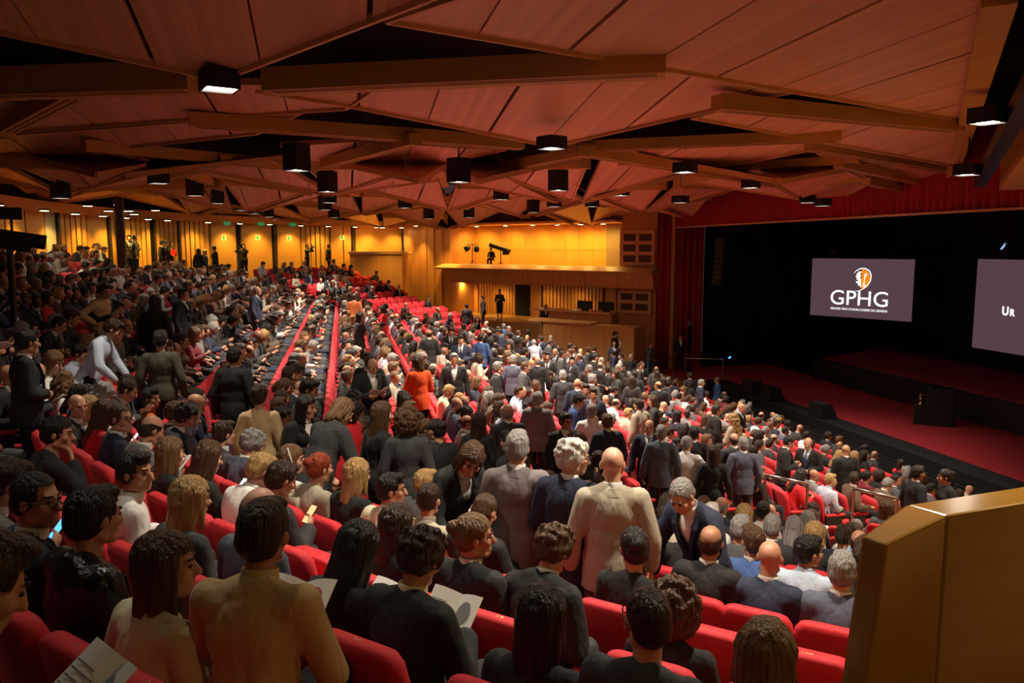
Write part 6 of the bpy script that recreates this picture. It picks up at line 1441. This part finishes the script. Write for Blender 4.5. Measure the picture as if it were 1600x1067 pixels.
# stage steps, landing and rails at the far corner
ld = empty('stage_steps', (14.2, 35, STAGE_Z - 1)); tag(ld, 'timber landing with dark steps leading up to the far stage corner', 'steps')
def lpart(nm, x0, x1, y0, y1, z0, z1, m): mb = MB(); mb.box(x0 - 14.2, x1 - 14.2, y0 - 35, y1 - 35, z0 - STAGE_Z + 1, z1 - STAGE_Z + 1); return obj(nm, mb.mesh(nm), m, ld)
lpart('landing', 14.2, 16.38, 33.7, 37.0, STAGE_Z - 2, STAGE_Z, M_STEPW); lpart('landing_carpet', 15.1, 16.38, 33.7, 36.9, STAGE_Z, STAGE_Z + .014, M_CARPET)
lpart('side_panel', 12.6, 14.2, 33.7, 33.95, STAGE_Z - 2, STAGE_Z + .02, M_STEPW); lpart('side_panel', 12.9, 14.2, 35.7, 36.3, STAGE_Z - 2, STAGE_Z - .02, M_STEPW)
for k in range(5): lpart('step', 14.2 - .3 * (k + 1), 14.2 - .3 * k, 33.95, 35.7, STAGE_Z - 2, STAGE_Z - .18 * (k + 1), M_BLACK); lpart('step_nosing', 14.2 - .3 * (k + 1) - .01, 14.2 - .3 * (k + 1) + .07, 33.95, 35.7, STAGE_Z - .18 * (k + 1), STAGE_Z - .18 * (k + 1) + .012, mat('pale_nosing', (.55, .55, .58), .5))
def rail(name, pts, posts, label, m=M_DKMETAL):
    c = np.mean(np.array(pts), 0); e = empty(name, c); tag(e, label, 'handrail'); mb = MB(); mb.tube([np.array(p) - c for p in pts], .025, 8); obj('rail', mb.mesh('rail', True), m, e)
    for a, b in posts: mb = MB(); mb.tube([np.array(a) - c, np.array(b) - c], .022, 8); obj('post', mb.mesh('post'), m, e)
zz = STAGE_Z
rail('handrail', [(12.7, 33.75, zz + .0), (14.2, 33.75, zz + .95), (14.9, 33.75, zz + .95)], [((12.9, 33.75, zz - .9), (12.9, 33.75, zz + .12)), ((14.2, 33.75, zz), (14.2, 33.75, zz + .95)), ((14.9, 33.75, zz), (14.9, 33.75, zz + .95))], 'black handrail climbing the steps at the far stage corner')
rail('handrail', [(15.3, 33.75, zz + 1.0), (16.35, 33.4, zz + 1.0), (16.9, 33.2, zz + 1.0)], [((15.3, 33.75, zz), (15.3, 33.75, zz + 1.0)), ((16.9, 33.2, zz), (16.9, 33.2, zz + 1.0))], 'square-topped rail guarding the stage end of the landing', M_STEEL)
rail('handrail', [(12.8, 35.75, zz + .1), (14.2, 35.75, zz + .95), (14.6, 36.2, zz + .95)], [((13.0, 35.75, zz - .9), (13.0, 35.75, zz + .2)), ((14.6, 36.2, zz), (14.6, 36.2, zz + .95))], 'black handrail on the wall side of the stage steps')
for k, (a, za, b, zb_, lab) in enumerate((((1196, 742), 12.6, (1262, 756), 12.3, 'short steel rail across the lit block beside the dinner jacket'), ((1334, 763), 12.4, (1402, 779), 12.0, 'steel rail across the lit block above the parapet'), ((1563, 778), 13.5, (1640, 788), 13, 'steel rail end cut by the right edge'))):
    A_, B_ = at_depth(*a, za), at_depth(*b, zb_); rail('aisle_rail', [A_, B_], [(A_, (A_[0], A_[1], A_[2] - 1.1)), (B_, (B_[0], B_[1], B_[2] - 1.1))], lab, M_STEEL)
# ------------------------------------------------------------------ far side: counter, follow spot, technician
def wthing(name, t, d, z, label, cat): e = empty(name, WP(t, d, z), math.atan2(WE[1], WE[0])); return tag(e, label, cat)
def wpart(par, nm, x0, x1, y0, y1, z0, z1, m): mb = MB(); mb.box(x0, x1, y0, y1, z0, z1); return obj(nm, mb.mesh(nm), m, par)   # x along the wall, -y into the hall
tc = wt(905, 2.0); zt1, zt2 = wz(860, 482, 1.6), wz(860, 499, 3.0)
ct = wthing('counter', tc, 2.0, zt2 - 1.6, 'long two-tier timber counter below the balcony', 'counter')
tA, tB_ = wt(836, 1.6) - tc, wt(962, 1.6) - tc; tC_, tD_ = wt(834, 3.0) - tc, wt(1000, 3.0) - tc; zz1, zz2 = zt1 - zt2 + 1.6, 1.6
wpart(ct, 'upper_body', tA + .5, tB_, .1, .7, 0, zz1 - .08, M_WALLW); wpart(ct, 'upper_top', tA, tB_, -.1, .8, zz1 - .08, zz1, M_TRIM)
wpart(ct, 'lower_body', tC_ + .9, tD_, -1.4, -.4, -1.2, zz2 - .08, M_WALLW); wpart(ct, 'lower_top', tC_, tC_ + (tD_ - tC_) * .62, -1.5, -.3, zz2 - .08, zz2, M_TRIM)
for k, (px, lab) in enumerate(((915, 'dark monitor on the counter, first of two'), (948, 'dark monitor on the counter near the wall'))):
    e = wthing('monitor', wt(px, 1.6), 1.6, zt1, lab, 'monitor'); wpart(e, 'screen_back', -.45, .45, -.03, .03, .08, .5, M_BLACK); wpart(e, 'foot', -.15, .15, -.1, .1, 0, .08, M_BLACK)
zbf = zc - .12
fs = wthing('follow_spot', wt(783, -.9), -.9, zbf, 'large dark follow spotlight on a stand on the balcony', 'spotlight')
mb = MB(); mb.tube([(-1.1, -.05, 1.75), (-.95, -.05, 1.70), (.55, -.05, 1.35), (.95, -.05, 1.25)], [.20, .17, .19, .14], 12); obj('spot_barrel', mb.mesh('barrel', True), M_BLACK, fs); mb = MB(); mb.tube([(-1.105, -.05, 1.752), (-1.12, -.05, 1.755)], .15, 12); obj('front_lens', mb.mesh('lens'), mat('lens_glow', (.1, .12, .2), .2, emit=(.4, .55, 1), estr=.4), fs)
mb = MB(); mb.tube([(0, -.05, 0), (0, -.05, 1.45)], .04, 8); obj('pole', mb.mesh('pole'), M_BLACK, fs); mb = MB(); mb.box(.35, .75, -.25, .15, .95, 1.35); obj('ballast_box', mb.mesh('box'), M_BLACK, fs)
for k in range(3): a = 2.1 * k; mb = MB(); mb.tube([(0, -.05, .4), (.5 * math.cos(a), -.05 + .5 * math.sin(a), 0)], .02, 6); obj('leg', mb.mesh('leg'), M_BLACK, fs)
ls = wthing('lamp_stand', wt(738, -.9), -.9, zbf, 'tall stand with two dark theatre lamps on the balcony end', 'lamp stand')
mb = MB(); mb.tube([(0, 0, 0), (0, 0, 1.85)], .035, 8); obj('pole', mb.mesh('pole'), M_BLACK, ls); mb = MB(); mb.tube([(-.6, 0, 1.8), (.6, 0, 1.8)], .03, 8); obj('crossbar', mb.mesh('bar'), M_BLACK, ls)
for s in (-1, 1): mb = MB(); mb.tube([(.45 * s + .2 * s, -.22, 1.35), (.45 * s, .02, 1.52), (.45 * s - .06, .2, 1.6)], [.24, .22, .13], 12); obj('lamp_head', mb.mesh('head', True), M_BLACK, ls); 
for k in range(3): a = 2.1 * k + .4; mb = MB(); mb.tube([(0, 0, .5), (.55 * math.cos(a), .55 * math.sin(a), 0)], .02, 6); obj('leg', mb.mesh('leg'), M_BLACK, ls)
fs.scale = (.72,) * 3; ls.scale = (.72,) * 3
stl = wthing('stool', wt(768, -.9), -.9, zbf, 'dark stool under the person in black on the balcony', 'stool'); mb = MB(); mb.lathe([(.20, .44), (.22, .46), (.22, .50), (.18, .52)], n=14); obj('seat', mb.mesh('seat', True), M_BLACK, stl); mb = MB(); mb.tube([(0, 0, 0), (0, 0, .45)], .04, 8); obj('pedestal', mb.mesh('ped'), M_DKMETAL, stl); stl.scale = (.8,) * 3
person(dict(P=WP(wt(768, -.9), -.9, zbf - .01), scale=.84, rz=math.atan2(WE[1], WE[0]) + R_(200), pose='sit_phone', hair='short', hcol='black', skin=1, top='top', col='black', bottom='black', label='seated person in black working beside the spotlight on the balcony', z=45, face=False))
# ------------------------------------------------------------------ left: column and projector
P = at_depth(192, 428, 26.5); zf1 = floor_at(P[0], P[1]); e = empty('column', (P[0], P[1], zf1 - .4)); tag(e, 'slim dark brown column standing in the rear left seating', 'column')
mb = MB(); mb.loft([[(x, y, z) for x, y in rrect(.26, .26, .04)] for z in (0, CZ + 2.0 - zf1)]); obj('shaft', mb.mesh('shaft'), mat('column_brown', (.045, .02, .012), .5), e); mb = MB(); mb.box(-.2, .2, -.2, .2, 0, .25); obj('plinth', mb.mesh('plinth'), M_BLACK, e)
P = at_depth(14, 375, 12.5); e = empty('projector', (P[0], P[1], P[2] - 1.4), R_(-70)); tag(e, 'large black projector on a stand at the upper left edge', 'projector')
mb = MB(); mb.loft([[(x, y, z) for x, z in rrect(.52, .30, .03)] for y in (-.38, .30)]); v = mb.mesh('case'); o = obj('case', v, M_BLACK, e, loc=(0, 0, 1.4)); o.rotation_euler = (R_(-9), 0, 0)
mb = MB(); mb.tube([(0, .28, 1.4), (0, .5, 1.36)], [.11, .12], 14); obj('lens', mb.mesh('lens', True), M_DKMETAL, e); mb = MB(); mb.box(-.08, .16, -.1, .2, 1.72, 1.90); obj('viewfinder', mb.mesh('vf'), M_BLACK, e)
mb = MB(); mb.box(-.06, -.055, 0, .12, 1.76, 1.86); obj('blue_indicator', mb.mesh('ind'), M_BLUE, e); mb = MB(); mb.tube([(0, 0, 0), (0, 0, 1.3)], .05, 8); obj('pole', mb.mesh('pole'), M_DKMETAL, e); mb = MB(); mb.tube([(.05, .05, 1.5), (.05, .05, 1.75)], .02, 6); obj('bracket', mb.mesh('br'), M_DKMETAL, e)
for k in range(3): a = 2.1 * k; mb = MB(); mb.tube([(0, 0, .5), (.5 * math.cos(a), .5 * math.sin(a), 0)], .025, 6); obj('leg', mb.mesh('leg'), M_DKMETAL, e)
bpy.data.scenes.remove(TMP)
